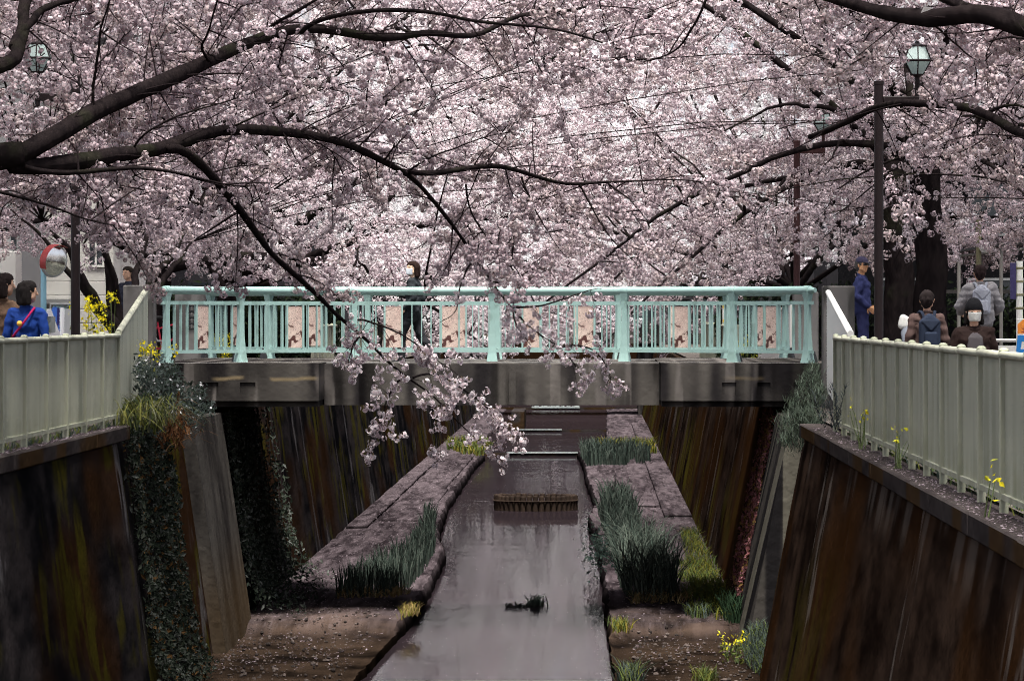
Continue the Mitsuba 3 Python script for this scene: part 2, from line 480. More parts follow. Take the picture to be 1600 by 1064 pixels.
add(t + '__face', wall_prism(1, 67.6, 69.8, 3.40, 0.30), 'wall_right')
add(t + '__face', wall_prism(1, 75.0, 300, 3.40, 0.08), 'wall_right')
add(t + '__buttress', wall_prism(1, 69.8, 75.0, 3.36, 0.02), 'buttress_dark')
t = thing('canal_wall', 'far end wall closing the canal behind the last weir', 'wall')
add(t + '__face', box(-6.3, 3.4, 298, 299, -0.6, 3.6), 'wall_left')

# ---- berms (raised footings on both sides of the water)
def berm_mesh(edge, side, z, y0, y1, seed, zn=0.12, ystep=73.2):
    """edge: list of (y, x) of the water side; a grid sheet with a rounded, uneven lip down to the bed"""
    e = np.array(edge)
    ys = np.arange(y0, y1 + 0.01, 0.4)
    xe = np.interp(ys, e[:, 0], e[:, 1])
    r = np.random.default_rng(seed)
    xe = xe + 0.10 * (meshkit.fbm(np.stack([ys * 0.9, ys * 0 + seed, ys * 0], 1)) - 0.5) + 0.03 * (r.random(len(ys)) - 0.5)
    wallx = wall_x(side, z) + side * 0.3
    cols = []
    ts = np.array([0, 0.12, 0.25, 0.38, 0.5, 0.62, 0.75, 0.86, 0.95, 1.0])
    for q in ts:
        x = wallx + (xe - wallx) * q
        wob = 2.2 * (meshkit.fbm(np.stack([x * 1.1, ys * 0.15, x * 0 + seed], 1)) - 0.5)
        st_ = np.clip((ys + wob - (ystep - 0.7)) / 1.4, 0, 1)
        zz = zn + (z - zn) * st_ * st_ * (3 - 2 * st_) + 0.07 * (meshkit.fbm(np.stack([x * 1.7, ys * 0.9, x * 0 + seed], 1)) - 0.5) - (0.02 if q > 0.9 else 0)
        cols.append(np.stack([x, ys, zz], 1))
    cols.append(np.stack([xe - side * 0.05, ys, np.full(len(ys), z * 0.45)], 1))
    cols.append(np.stack([xe - side * 0.07, ys, np.full(len(ys), -0.6)], 1))
    n, m = len(cols), len(ys)
    v = np.stack(cols, 0).reshape(-1, 3)
    i, j = np.meshgrid(np.arange(n - 1), np.arange(m - 1), indexing='ij')
    q = np.stack([i * m + j, (i + 1) * m + j, (i + 1) * m + j + 1, i * m + j + 1], -1).reshape(-1, 4)
    if side > 0:
        q = q[:, ::-1]
    # the near end face
    nv = len(v)
    first = v[np.arange(n) * m]
    low = first.copy(); low[:, 2] = -0.6
    k = np.arange(n - 1)
    v = np.vstack([v, low])
    q = np.vstack([q, np.stack([k * m, nv + k, nv + k + 1, (k + 1) * m], 1)])
    return M(v, q)


LE = [(20, -3.2), (60, -3.15), (66, -3.12), (72, -2.95), (78, -2.84), (90, -2.85), (98, -2.92), (104, -3.25), (114, -3.45), (124, -3.58), (150, -3.66), (166, -3.60), (172, -3.9), (300, -4.3)]
RE = [(20, 0.40), (60, 0.38), (66, 0.34), (76, 0.29), (99, 0.17), (105, 0.14), (113, -0.04), (122, 0.14), (140, -0.12), (151, -0.19), (168, -0.43), (176, 0.3), (186, 0.55), (300, 0.9)]
structure(add('berm', berm_mesh(LE, -1, 0.28, 20, 298, 3, 0.12, 73.8), 'berm_mat', 40))
structure(add('berm', berm_mesh(RE, 1, 0.28, 20, 298, 5, 0.09, 73.2), 'berm_mat', 40))

# flagstones on the berms
t = thing('flagstone_path', 'row of weathered flagstones on the left footing beyond the iris bed', 'path')
r = np.random.default_rng(5)
y = 106.0
while y < 163:
    ln = 4.2 + r.random() * 1.2
    add(t + '__stone', bevel_box(-5.22, -4.78, y, y + ln - 0.14, 0.1, 0.345 + 0.02 * r.random(), 0.02), 'berm_mat')
    y += ln
y = 110.0
while y < 162:
    ln = 7.5 + r.random() * 3
    add(t + '__stone', bevel_box(-4.70, -3.82 + 0.1 * r.random(), y, y + ln - 0.22, 0.1, 0.315 + 0.02 * r.random(), 0.02), 'berm_mat')
    y += ln
t = thing('flagstone_path', 'row of weathered flagstones at the foot of the right wall beyond the bridge', 'path')
y = 112.0
while y < 205:
    ln = 4.6 + r.random() * 1.4
    if not 150 < y < 172:
        add(t + '__stone', bevel_box(1.62, 2.24, y, y + ln - 0.16, 0.1, 0.345 + 0.02 * r.random(), 0.02), 'berm_mat')
    y += ln
y = 118.0
while y < 204:
    ln = 8 + r.random() * 3
    if not 148 < y + ln and not y < 118 or y > 172:
        add(t + '__stone', bevel_box(0.62, 1.52, y, y + ln - 0.25, 0.1, 0.315 + 0.02 * r.random(), 0.02), 'berm_mat')
    y += ln

# ring of wooden piles in the water
t = thing('pile_ring', 'ring of dark wooden piles standing in the middle of the canal', 'palisade')
cx, cy, rr = (837 - VX) * 123.5 / F, 123.5, 0.97
n = 40
for k in range(n):
    a = 2 * math.pi * k / n
    h = 0.36 + 0.03 * random.random()
    prof = [(0.0, -0.5), (0.072, -0.5), (0.074, h - 0.03), (0.055, h), (0.0, h + 0.004)]
    add(t + '__pile', lathe(prof, 7, (cx + rr * math.cos(a), cy + rr * math.sin(a), 0)), 'pile_wood', 50)
an = np.linspace(0, 2 * np.pi, 49)
add(t + '__band', tube(np.stack([cx + (rr + 0.075) * np.cos(an), cy + (rr + 0.075) * np.sin(an), an * 0 + 0.24], 1), 0.022, 6, False), 'pile_wood', 50)
add(t + '__fill', lathe([(0, 0.27), (0.5, 0.28), (rr - 0.02, 0.25)], 32, (cx, cy, 0)), 'berm_mat')


def pile_fn(p, n, uv):
    return mix([0.014, 0.009, 0.007], [0.05, 0.032, 0.022], fbm(p.x * 9, p.y * 9, p.z * 3))


scene['pile_wood'] = two({'type': 'principled', 'base_color': proc(pile_fn), 'roughness': 0.85, 'specular': 0.2})

# ================================================================== the footbridge
BASE = 4.11
front_nodes = np.array([W(px, 0, d)[:2] for px, d in ((260, 75), (376, 76.2), (553, 77.2), (769, 77.45), (976, 77.2), (1146, 76.2), (1262, 75))])
rear_nodes = np.array([W(px, 0, d)[:2] for px, d in ((329, 83.7), (420, 82.5), (575, 81.55), (777, 81.3), (966, 81.5), (1136, 82.5), (1227, 83.7))])

FB = thing('footbridge', 'concrete footbridge with turquoise railings crossing the canal', 'bridge')


def curve_of(nodes):
    s = np.concatenate([[0], np.cumsum(np.linalg.norm(np.diff(nodes, axis=0), axis=1))])
    return s, CubicSpline(s, nodes, bc_type='natural')


def off(nodes_curve, s, o):
    p = nodes_curve(s); t = nodes_curve(s, 1); t /= np.linalg.norm(t, axis=-1, keepdims=True)
    return p + o * np.stack([t[..., 1], -t[..., 0]], -1)


sf, cf = curve_of(front_nodes)
sr, cr = curve_of(rear_nodes)
SS = np.linspace(-0.12, 1, 61)


def span(s, a, b, n=60): return np.linspace(s[0] - a, s[-1] + b, n)


fo, fi = off(cf, span(sf, .12, .12), 0.16), off(cf, span(sf, .12, .12), -0.16)
ro, ri = off(cr, span(sr, .12, .12), -0.16), off(cr, span(sr, .12, .12), 0.16)
deck = shapely.Polygon(np.vstack([fo, ro[::-1]])).buffer(0)
add(FB + '__deck', prism_z(deck, 3.93, 4.045), 'pale_concrete')
add(FB + '__kerb', prism_z(shapely.Polygon(np.vstack([fo + [0, 0], fi[::-1]])).buffer(0), 4.047, BASE - 0.003), 'pale_concrete')
add(FB + '__kerb', prism_z(shapely.Polygon(np.vstack([ro, ri[::-1]])).buffer(0), 4.047, BASE - 0.003), 'pale_concrete')
# girders: the middle one set back, the two end blocks forward with square pockets
XL0, XL1, XR0, XR1 = -6.58, -4.09, 1.03, 3.46
mid = shapely.box(XL1 + 0.004, 76.2, XR0 - 0.004, 82.2)
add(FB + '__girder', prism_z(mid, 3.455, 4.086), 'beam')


def end_block(x0, x1, pockets):
    m = manifold3d.Manifold.cube([x1 - x0, 9.4, 0.56]).translate([x0, 74.72, 3.545])
    for a, b in pockets:
        m = m - manifold3d.Manifold.cube([b - a, 0.10, 0.185]).translate([a, 74.65, 3.635])
    return mf(m)


def bx(px): return W(px, 0, 74.72)[0]


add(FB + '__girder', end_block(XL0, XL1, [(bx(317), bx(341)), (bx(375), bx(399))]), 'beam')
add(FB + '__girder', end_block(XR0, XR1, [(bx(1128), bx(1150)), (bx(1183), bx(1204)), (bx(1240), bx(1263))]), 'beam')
add(FB + '__bearing_strip', box(-6.1, XL1 - 0.02, 74.83, 84.0, 3.455, 3.535), 'beam')
add(FB + '__bearing_strip', box(XR0 + 0.02, 3.2, 74.83, 84.0, 3.455, 3.535), 'beam')
add(FB + '__joint_block', box(-1.27, -1.16, 76.15, 76.197, 3.46, 3.98), 'beam')


def loft(zs, wu, wn, c, tdir, ndir):
    v, q = [], []
    for z, a, b in zip(zs, wu, wn):
        for s1, s2 in ((-1, -1), (1, -1), (1, 1), (-1, 1)):
            p = c + tdir * s1 * a / 2 + ndir * s2 * b / 2
            v.append([p[0], p[1], z])
    n = len(zs)
    for i in range(n - 1):
        for j in range(4):
            q.append([i * 4 + j, i * 4 + (j + 1) % 4, (i + 1) * 4 + (j + 1) % 4, (i + 1) * 4 + j])
    q += [[3, 2, 1, 0], [(n - 1) * 4 + k for k in range(4)]]
    return M(v, q)


def railing(s, c, inward, label):
    R = nkey(FB + '__railing')
    RZ = 5.2
    line = span(s, .17, .17, 90)
    p = c(line)
    rail_pts = np.hstack([p, np.full((len(p), 1), RZ)])
    scene[R] = mikit.ply(tube(rail_pts, np.r_[0.035, 0.058, np.full(len(p) - 4, 0.0625), 0.058, 0.035], 14), 'turquoise_paint', smooth=50)
    for (zc, h, w, nm) in ((5.012, 0.052, 0.045, 'middle_rail'), (4.275, 0.05, 0.045, 'bottom_rail'), (5.125, 0.03, 0.05, 'under_rail')):
        if nm == 'under_rail':
            continue
        a, b = off(c, span(s, .12, .12), w / 2), off(c, span(s, .12, .12), -w / 2)
        add(R + '__' + nm, prism_z(shapely.Polygon(np.vstack([a, b[::-1]])).buffer(0), zc - h / 2, zc + h / 2), 'turquoise_paint')
    zs = np.array([0.0, 0.03, 0.12, 0.24, 0.42, 0.62, 0.80, 0.93, 1.00, 1.055]) + BASE
    for si in s:
        q = c(si); t = c(si, 1); t = t / np.linalg.norm(t); nn = np.array([t[1], -t[0]])
        add(R + '__post', loft(zs, [0.165, 0.16, 0.135, 0.115, 0.095, 0.082, 0.082, 0.09, 0.112, 0.128], [0.15, 0.14, 0.11, 0.09, 0.075, 0.07, 0.07, 0.08, 0.10, 0.12], q, t, nn), 'turquoise_paint')
        add(R + '__collar', tube([[*(q + t * a), RZ] for a in (-0.055, -0.05, 0.05, 0.055)], [0.062, 0.070, 0.070, 0.062], 14), 'turquoise_paint', 50)
        add(R + '__foot_bracket', loft(np.array([0, 0.05, 0.17]) + BASE, [0.09, 0.08, 0.03], [0.10, 0.08, 0.03], q + nn * inward * 0.12, t, nn), 'dark_metal')
    for b in range(6):
        s0, s1 = s[b], s[b + 1]
        L = s1 - s0
        if b in (2, 3):
            pans, bars = [0.29, 0.70], [0.065, 0.14, 0.425, 0.495, 0.565, 0.86, 0.935]
        elif b in (1, 4):
            pans, bars = [0.5], [0.085, 0.16, 0.235, 0.31, 0.385, 0.615, 0.69, 0.765, 0.84, 0.915]
        else:
            pans, bars = [0.5], [0.11, 0.20, 0.29, 0.71, 0.80, 0.89]
        hw = 0.137 / L
        for f in bars:
            si = s0 + f * L
            q = c(si); t = c(si, 1); t = t / np.linalg.norm(t); nn = np.array([t[1], -t[0]])
            add(R + '__baluster', loft(np.array([4.301, 4.985]), [0.015, 0.015], [0.044, 0.044], q, t, nn), 'turquoise_paint')
        for f in pans:
            for e in (-hw, hw):
                si = s0 + (f + e) * L
                q = c(si); t = c(si, 1); t = t / np.linalg.norm(t); nn = np.array([t[1], -t[0]])
                add(R + '__panel_upright', loft(np.array([4.301, 4.985]), [0.026, 0.026], [0.05, 0.05], q, t, nn), 'turquoise_paint')
            si = s0 + f * L
            q = c(si); t = c(si, 1); t = t / np.linalg.norm(t); nn = np.array([t[1], -t[0]])
            v, fc = loft(np.array([4.325, 4.962]), [0.25, 0.25], [0.012, 0.012], q, t, nn)
            uv = np.stack([((v[:, :2] - q) @ t) / 0.25 + 0.5, (v[:, 2] - 4.325) / 0.637], 1)
            k = nkey(R + '__blossom_panel')
            scene[k] = mikit.ply((v, fc), 'blossom_panel', uv=uv)
    labels[R] = {'label': label}


def flat_col(name, r, g, b, rough_=0.5, spec=0.4):
    scene[name] = two({'type': 'principled', 'base_color': lum3(r, g, b), 'roughness': rough_, 'specular': spec})


flat_col('dark_metal', 0.02, 0.02, 0.022)
flat_col('lamp_brown', 0.014, 0.009, 0.010, 0.5, 0.2)
flat_col('lamp_red_brown', 0.060, 0.026, 0.026, 0.5, 0.2)
flat_col('white_paint', 0.72, 0.72, 0.68, 0.45)
railing(sf, cf, -1, 'front turquoise railing nearer the viewer')
railing(sr, cr, 1, 'rear turquoise railing on the far side')

# end pillars of the bridge
def pillar(label, x0, x1, y0, y1, z0, z1, mat='pale_concrete'):
    t = thing('bridge_pillar', label, 'pillar')
    add(t + '__shaft', bevel_box(x0, x1, y0, y1, z0, z1, 0.015), mat)
    return t


def dark_pillar_fn(p, n, uv):
    s = fbm(p.x * 4, p.y * 4, p.z * 1.6)
    d = smoothstep(0.42, 0.62, noise(p.x * 7, p.y * 7, p.z * 1.3)) * smoothstep(4.2, 5.2, p.z)
    return mix(mix([0.10, 0.095, 0.095], [0.21, 0.20, 0.19], s), [0.035, 0.035, 0.033], d * 0.85)


scene['stained_concrete'] = rough(dark_pillar_fn, 0.9, 0.006)
pillar('dark grey concrete pillar at the near left end of the bridge', W(193, 0, 74)[0], W(240, 0, 74)[0], 73.9, 74.5, 3.3, 5.27, 'stained_concrete')
pillar('black stained concrete pillar at the near right end beside the man in a cap', W(1286, 0, 74)[0], W(1335, 0, 74)[0], 73.9, 74.5, 3.3, 5.26, 'stained_concrete')
t = pillar('pale concrete pillar with a black name plate at the far left end', W(273, 0, 85)[0], W(318, 0, 85)[0], 85, 85.5, 3.5, 5.22)
px0 = W(300, 0, 85)[0]
add(t + '__name_plate', bevel_box(px0 - 0.085, px0 + 0.085, 84.972, 84.998, 4.58, 5.0, 0.006), 'dark_metal')
g = []
for k in range(4):            # raised vertical lettering of the plate
    zc = 4.94 - 0.1 * k
    g += [box(px0 - 0.04, px0 + 0.04, 84.962, 84.973, zc - 0.006, zc + 0.006), box(px0 - 0.006, px0 + 0.006, 84.964, 84.973, zc - 0.035, zc + 0.03),
          box(px0 - 0.035, px0 + 0.03, 84.963, 84.973, zc - 0.034, zc - 0.024)]
    if k % 2: g.append(box(px0 + 0.02, px0 + 0.032, 84.965, 84.973, zc - 0.03, zc))
add(t + '__lettering', cat(g), 'pale_concrete')
pillar('grey concrete pillar at the far right end behind the railing', W(1240, 0, 85)[0], W(1279, 0, 85)[0], 85, 85.5, 3.5, 5.22)

# approach ramps
for side, x0, x1 in ((-1, -30, -6.62), (1, 3.5, 30)):
    prof = [(62, 3.463), (73, 4.04), (86, 4.04), (100, 3.463)]
    v = []
    for yy, zz in prof:
        v += [[x0, yy, zz], [x1, yy, zz]]
    structure(add('approach_path', M(v, [[2 * i, 2 * i + 1, 2 * i + 3, 2 * i + 2] for i in range(3)]), 'ground_mat'))

# ================================================================== fences
def fence(label, x, y0, y1, foot, top, inner, bay=1.98, bays=None, detail=True):
    t = thing('metal_fence', label, 'fence')
    n = bays or int(round((y1 - y0) / bay))
    ys = y1 - np.arange(n + 1) * bay
    zt, zb = top - 0.03, foot + 0.13
    for y in ys:
        add(t + '__post', cat([bevel_box(x - 0.032, x + 0.032, y - 0.032, y + 0.032, foot - 0.05, top - 0.012, 0.006)]), 'fence_paint')
        add(t + '__post_cap', lathe([(0.0, top + 0.024), (0.022, top + 0.02), (0.037, top + 0.006), (0.037, top - 0.012), (0, top - 0.012)], 10, (x, y, 0)), 'cap_paint', 40)
    for y in ys[1:]:
        a, b = y + 0.034, y + bay - 0.034
        m = 44 if detail else 12
        yy = np.linspace(a, b, m * 2 + 1)
        ph = np.arange(m * 2 + 1) % 4
        xx = x - inner * (0.006 + 0.013 * ((ph == 0) | (ph == 1)))
        bot = np.stack([xx, yy, np.full(len(yy), zb)], 1); up = bot.copy(); up[:, 2] = zt - 0.02
        v = np.vstack([bot, up]); i = np.arange(len(yy) - 1); k = len(yy)
        add(t + '__panel', M(v, np.stack([i, i + 1, i + 1 + k, i + k], 1)), 'fence_paint')
        add(t + '__top_rail', tube([[x + inner * 0.012, a - 0.02, top - 0.03], [x + inner * 0.012, b + 0.02, top - 0.03]], 0.03, 8), 'fence_paint', 50)
        add(t + '__bottom_rail', box(x - 0.012, x + inner * 0.022 if inner > 0 else x + 0.012, a, b, zb - 0.03, zb + 0.012) if inner > 0 else box(x - 0.022, x + 0.012, a, b, zb - 0.03, zb + 0.012), 'fence_paint')
    return t


flat_col('cap_paint', 0.36, 0.38, 0.27, 0.5)
fence('grey green sheet metal fence with posts on the left canal wall', -5.70, 40, 60, 3.50, 4.615, 1, 1.98, 10)
fence('pale sage sheet metal fence with capped posts on the right canal wall', 2.93, 27, 60, 3.43, 4.585, -1, 2.04, 17)
fence('sheet metal fence along the left bank beyond the bridge', -6.05, 92, 140, 3.48, 4.60, 1, 2.0, 16, False)
fence('pale sheet metal fence along the right bank beyond the bridge', 3.05, 90, 140, 3.48, 4.60, -1, 2.0, 18, False)


def slant_panel(label, a, b, za0, za1, zb0, zb1, mat, key='slanted_panel'):
    t = thing(key, label, 'fence panel')
    a, b = np.array(a), np.array(b)
    u = (b - a) / np.linalg.norm(b - a); nn = np.array([-u[1], u[0]]) * 0.02
    v = []
    for s_ in (-1, 1):
        for p, z0, z1 in ((a, za0, za1), (b, zb0, zb1)):
            v += [[*(p + nn * s_), z0], [*(p + nn * s_), z1]]
    add(t + '__sheet', M(v, [[0, 2, 3, 1], [4, 5, 7, 6], [1, 3, 7, 5], [0, 4, 6, 2], [0, 1, 5, 4], [2, 6, 7, 3]]), mat)
    add(t + '__handrail', tube([[*a, za1 + 0.02], [*(a + (b - a) * .5), (za1 + zb1) / 2 + 0.02], [*b, zb1 + 0.02]], 0.042, 10), mat, 50)


slant_panel('sloping grey green sheet panel rising from the left fence to the bridge pillar', (-5.70, 60.1), W(229, 0, 73.6)[:2], 3.55, 4.60, 3.9, 5.19, 'fence_paint')
slant_panel('white sloping sheet panel rising from the right fence to the bridge pillar', (3.16, 61.0), W(1294, 0, 73.6)[:2], 3.5, 4.585, 3.7, 5.14, 'white_paint')
slant_panel('white sloping panel behind the far right end of the railing', (3.25, 97), W(1236, 0, 86.5)[:2], 3.6, 4.6, 3.9, 5.0, 'white_paint')

# the next bridge, far up the canal
t = thing('road_bridge', 'far dark bridge crossing the canal behind the blossom', 'bridge')
add(t + '__girder', box(-9, 6.5, 226, 232, 3.5, 4.45), 'beam')
add(t + '__abutment', box(-6.4, -5.05, 226.5, 231.5, -0.5, 3.498), 'beam')
add(t + '__abutment', box(2.1, 3.4, 226.5, 231.5, -0.5, 3.498), 'beam')
for k in range(32):
    x = -9 + 0.5 * k
    add(t + '__railing_bar', box(x - 0.03, x + 0.03, 226.02, 226.08, 4.453, 5.5), 'dark_metal')
add(t + '__handrail', box(-9, 6.5, 226.0, 226.1, 5.503, 5.6), 'dark_metal')
# ================================================================== cherry trees
def flower(c, nrm, r, petals, rg, tint):
    """one blossom: petals cupped round a reddish centre. detail 2: notched petals; 1: a five-pointed fan; 0: one quad"""
    nrm = nrm / np.linalg.norm(nrm)
    a = np.cross(nrm, [0.31, 0.57, 0.76]); a /= np.linalg.norm(a)
    b = np.cross(nrm, a)
    ph = rg.random() * 6.28
    lite = 0.93 + 0.14 * rg.random()
    tip = np.clip(np.array(tint) * lite, 0, 0.93)
    core = np.array([0.58, 0.40, 0.43]) * (0.7 + 0.5 * rg.random())
    v, f, col = [c - nrm * r * 0.12], [], [core]
    if petals == 2:
        for k in range(5):
            t = ph + k * 1.2566
            d = math.cos(t) * a + math.sin(t) * b
            e = -math.sin(t) * a + math.cos(t) * b
            n = len(v)
            v += [c + r * (0.62 * d - 0.47 * e) + nrm * r * 0.16, c + r * (1.0 * d - 0.22 * e) + nrm * r * 0.30, c + r * (0.90 * d) + nrm * r * 0.26, c + r * (1.0 * d + 0.22 * e) + nrm * r * 0.30, c + r * (0.62 * d + 0.47 * e) + nrm * r * 0.16]
            f += [[0, n, n + 1], [0, n + 1, n + 2], [0, n + 2, n + 3], [0, n + 3, n + 4]]
            col += [tip, tip, tip * 0.97, tip, tip]
    elif petals == 1:
        for k in range(10):
            t = ph + k * 0.6283
            q = r * (1.0 if k % 2 == 0 else 0.62)
            v.append(c + q * (math.cos(t) * a + math.sin(t) * b) + nrm * r * 0.22); col.append(tip)
        f += [[0, 1 + k, 1 + (k + 1) % 10] for k in range(10)]
    else:
        v, col = [], []
        for k in range(4):
            t = ph + k * 1.5708
            v.append(c + r * (math.cos(t) * a + math.sin(t) * b) + nrm * r * (0.25 if k % 2 else -0.05)); col.append(tip if k else tip * 0.9)
        f += [[0, 1, 2], [0, 2, 3]]
    if petals:
        n = len(v)
        v += [c - nrm * r * 0.42, c + a * r * 0.2 - nrm * r * 0.1, c - 0.5 * a * r * 0.2 + 0.87 * b * r * 0.2 - nrm * r * 0.1, c - 0.5 * a * r * 0.2 - 0.87 * b * r * 0.2 - nrm * r * 0.1]
        f += [[n, n + 2, n + 1], [n, n + 3, n + 2], [n, n + 1, n + 3]]
        col += [np.array([0.16, 0.06, 0.07])] * 4
    return np.array(v), np.array(f), np.array(col), np.tile(nrm, (len(v), 1))


def join(parts):
    vs, fs, cs, ns, n = [], [], [], [], 0
    for v, f, c, m in parts:
        vs.append(v); fs.append(f + n); cs.append(c); ns.append(m); n += len(v)
    return np.vstack(vs), np.vstack(fs), np.vstack(cs), np.vstack(ns)


def petal_ply(v, f, c, n):
    """petals shaded with the normals of their cluster, which is what a ball of many overlapping petals shows"""
    return {'type': 'ply', 'filename': meshkit.write_ply((v, f), False, None, c, normals=n), 'face_normals': False, 'bsdf': {'type': 'ref', 'id': 'petal'}}


TINTS = [(0.80, 0.795, 0.815), (0.79, 0.77, 0.795), (0.765, 0.715, 0.75), (0.81, 0.81, 0.815), (0.74, 0.73, 0.70)]


def pompom(c, r, n, detail, fr, rg, tint):
    out = []
    for i in range(n):
        z = 1 - 2 * (i + 0.5) / n
        t = i * 2.39996 + rg.random() * 0.7
        d = np.array([math.sqrt(1 - z * z) * math.cos(t), math.sqrt(1 - z * z) * math.sin(t), z]) + rg.normal(0, 0.18, 3)
        d /= np.linalg.norm(d)
        q = flower(c + d * r * (0.75 + 0.5 * rg.random()), d, fr * (0.85 + 0.3 * rg.random()), detail, rg, tint)
        m = q[0] - (c - d * 0.2 * r); m /= np.linalg.norm(m, axis=1, keepdims=True) + 1e-9
        out.append((q[0], q[1], q[2], m))
    return out


def spray(seed, length, npom, detail, nflow, fr, pr, tint):
    """a twig along +x with clusters of blossom"""
    rg = np.random.default_rng(seed)
    fl, tw = [], []
    main = [np.array([0, 0, 0.0])]
    d = np.array([1.0, 0, 0])
    for k in range(5):
        d = d + rg.normal(0, 0.16, 3); d /= np.linalg.norm(d)
        main.append(main[-1] + d * length / 5)
    main = np.array(main)
    tw.append(tube(main, np.linspace(0.009, 0.003, 6), 3, False))
    for k in range(npom):
        s = (k + 0.4 + 0.5 * rg.random()) / npom
        i = min(int(s * 5), 4)
        base = main[i] + (main[i + 1] - main[i]) * (s * 5 - i)
        o = rg.normal(0, 1, 3); o[0] *= 0.5; o /= np.linalg.norm(o)
        reach = (0.03 + 0.17 * rg.random() ** 1.5) * length / 0.7 * (1.15 - 0.5 * s)
        c = base + o * reach
        if reach > 0.06 and detail > 0:
            tw.append(tube([base, base + o * reach * 0.55 + [0, 0, 0.01], c], [0.004, 0.003, 0.002], 3, False))
        tt = np.array(tint) * (0.88 + 0.18 * rg.random())
        kf = 0.45 + 0.85 * rg.random()
        fl += pompom(c, pr * kf, max(4, int(nflow * (0.25 + 0.75 * kf)) + int(rg.integers(-2, 3))), detail, fr, rg, tt)
    return join(fl), cat(tw)


def spray_group(name, *a):
    q, tw = spray(*a)
    scene[name] = {'type': 'shapegroup', 'blossom': petal_ply(*q), 'twig': mikit.ply(tw, 'twig')}
    return name


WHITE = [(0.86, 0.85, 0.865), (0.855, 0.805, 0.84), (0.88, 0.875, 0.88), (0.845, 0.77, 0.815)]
MAUVE_SHADE = [(0.44, 0.395, 0.43), (0.50, 0.455, 0.485), (0.40, 0.37, 0.365), (0.54, 0.51, 0.535)]  # mauve tints, darkened so the near and side crowns look shaded
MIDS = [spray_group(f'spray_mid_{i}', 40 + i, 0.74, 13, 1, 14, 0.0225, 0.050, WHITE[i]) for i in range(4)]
MIDS_SHADE = [spray_group(f'spray_shade_{i}', 50 + i, 0.74, 13, 1, 14, 0.0225, 0.050, MAUVE_SHADE[i]) for i in range(4)]
FARS = [spray_group(f'spray_far_{i}', 60 + i, 1.05, 24, 0, 13, 0.026, 0.058, WHITE[i]) for i in range(4)]
NEARS = [spray_group(f'spray_near_{i}', 80 + i, 0.60, 15, 2, 13, 0.0195, 0.036, MAUVE_SHADE[i]) for i in range(4)]


def cluster_group(name, seed, tint):
    rg = np.random.default_rng(seed)
    parts, st = [], []
    n = int(rg.integers(8, 13))
    for i in range(n):
        z = 0.5 - 1.45 * (i + 0.5) / n + rg.normal(0, 0.12)
        z = min(max(z, -0.97), 0.8)
        t = i * 2.4 + rg.random() * 1.2
        d = np.array([math.sqrt(1 - z * z) * math.cos(t), math.sqrt(1 - z * z) * math.sin(t), z])
        d += rg.normal(0, 0.28, 3); d /= np.linalg.norm(d)
        p = np.array([0, 0, -0.035]) + d * (0.024 + 0.030 * rg.random())
        st.append(tube([[0, 0, 0], p * 0.6 + [0, 0, 0.006], p], 0.0013, 3, False))
        q = flower(p, d, 0.022 * (0.85 + 0.3 * rg.random()), 2, rg, np.array(tint) * (0.92 + 0.1 * rg.random()))
        m = q[3] + 0.5 * (q[0] - [0, 0, -0.02]) / 0.05; m /= np.linalg.norm(m, axis=1, keepdims=True)
        parts.append((q[0], q[1], q[2], m))
    scene[name] = {'type': 'shapegroup', 'blossom': petal_ply(*join(parts)), 'stalk': mikit.ply(cat(st), 'stalk')}
    return name


flat_col('stalk', 0.10, 0.07, 0.045, 0.8, 0.2)
CLUS = [cluster_group(f'cluster_{i}', 100 + i, ((0.74, 0.715, 0.745), (0.72, 0.67, 0.71), (0.70, 0.64, 0.68), (0.75, 0.73, 0.745))[i % 4]) for i in range(8)]


def frame_of(d, roll, s):
    d = d / np.linalg.norm(d)
    a = np.cross([0, 0, 1.0], d)
    if np.linalg.norm(a) < 1e-3: a = np.array([1.0, 0, 0])
    a /= np.linalg.norm(a)
    b = np.cross(d, a)
    y = math.cos(roll) * a + math.sin(roll) * b
    z = np.cross(d, y)
    m = np.eye(4)
    m[:3, 0], m[:3, 1], m[:3, 2] = d * s, y * s, z * s
    return m


_pieces = {}


LIMBS = []                 # points of the thick near limbs, kept clear of blossom on their open side


def put(group, holder, m):
    q = m[:3, 3]
    if LIMBS and q[1] < 62:
        c_ = q + m[:3, 0] * 0.3
        for P_ in LIMBS:
            k_ = (np.abs(P_[:, 0] - c_[0]) < P_[:, 3] + 0.13) & (np.abs(P_[:, 2] - c_[2]) < P_[:, 3] + 0.13) & (P_[:, 1] > c_[1] - 0.1) & (P_[:, 1] < c_[1] + 6)
            if k_.any():
                return
    qx, qy = VX + q[0] * F / q[1], HY - (q[2] - EYE) * F / q[1]
    # gaps in the blossom before the walker on the bridge and the lanterns
    for x0, x1, y0, y1, dd in ((586, 705, 375, 540, 79), (1375, 1490, 35, 165, 60), (1345, 1400, 150, 430, 57.5), (1214, 1272, 205, 450, 87), (104, 134, 258, 440, 58), (1262, 1312, 160, 235, 86), (15, 105, 45, 135, 59.5), (48, 116, 368, 450, 72)):
        if q[1] < dd and x0 < qx < x1 and y0 < qy < y1 and holder.startswith('cherry_tree'):
            return
    n = _pieces[holder] = _pieces.get(holder, 0) + 1
    scene[f'{holder}__{n:04d}'] = {'type': 'instance', 'shapegroup': {'type': 'ref', 'id': group}, 'to_world': T4(m)}


def bezier(a, b, c, n=10):
    t = np.linspace(0, 1, n)[:, None]
    return (1 - t) ** 2 * a + 2 * t * (1 - t) * b + t * t * c


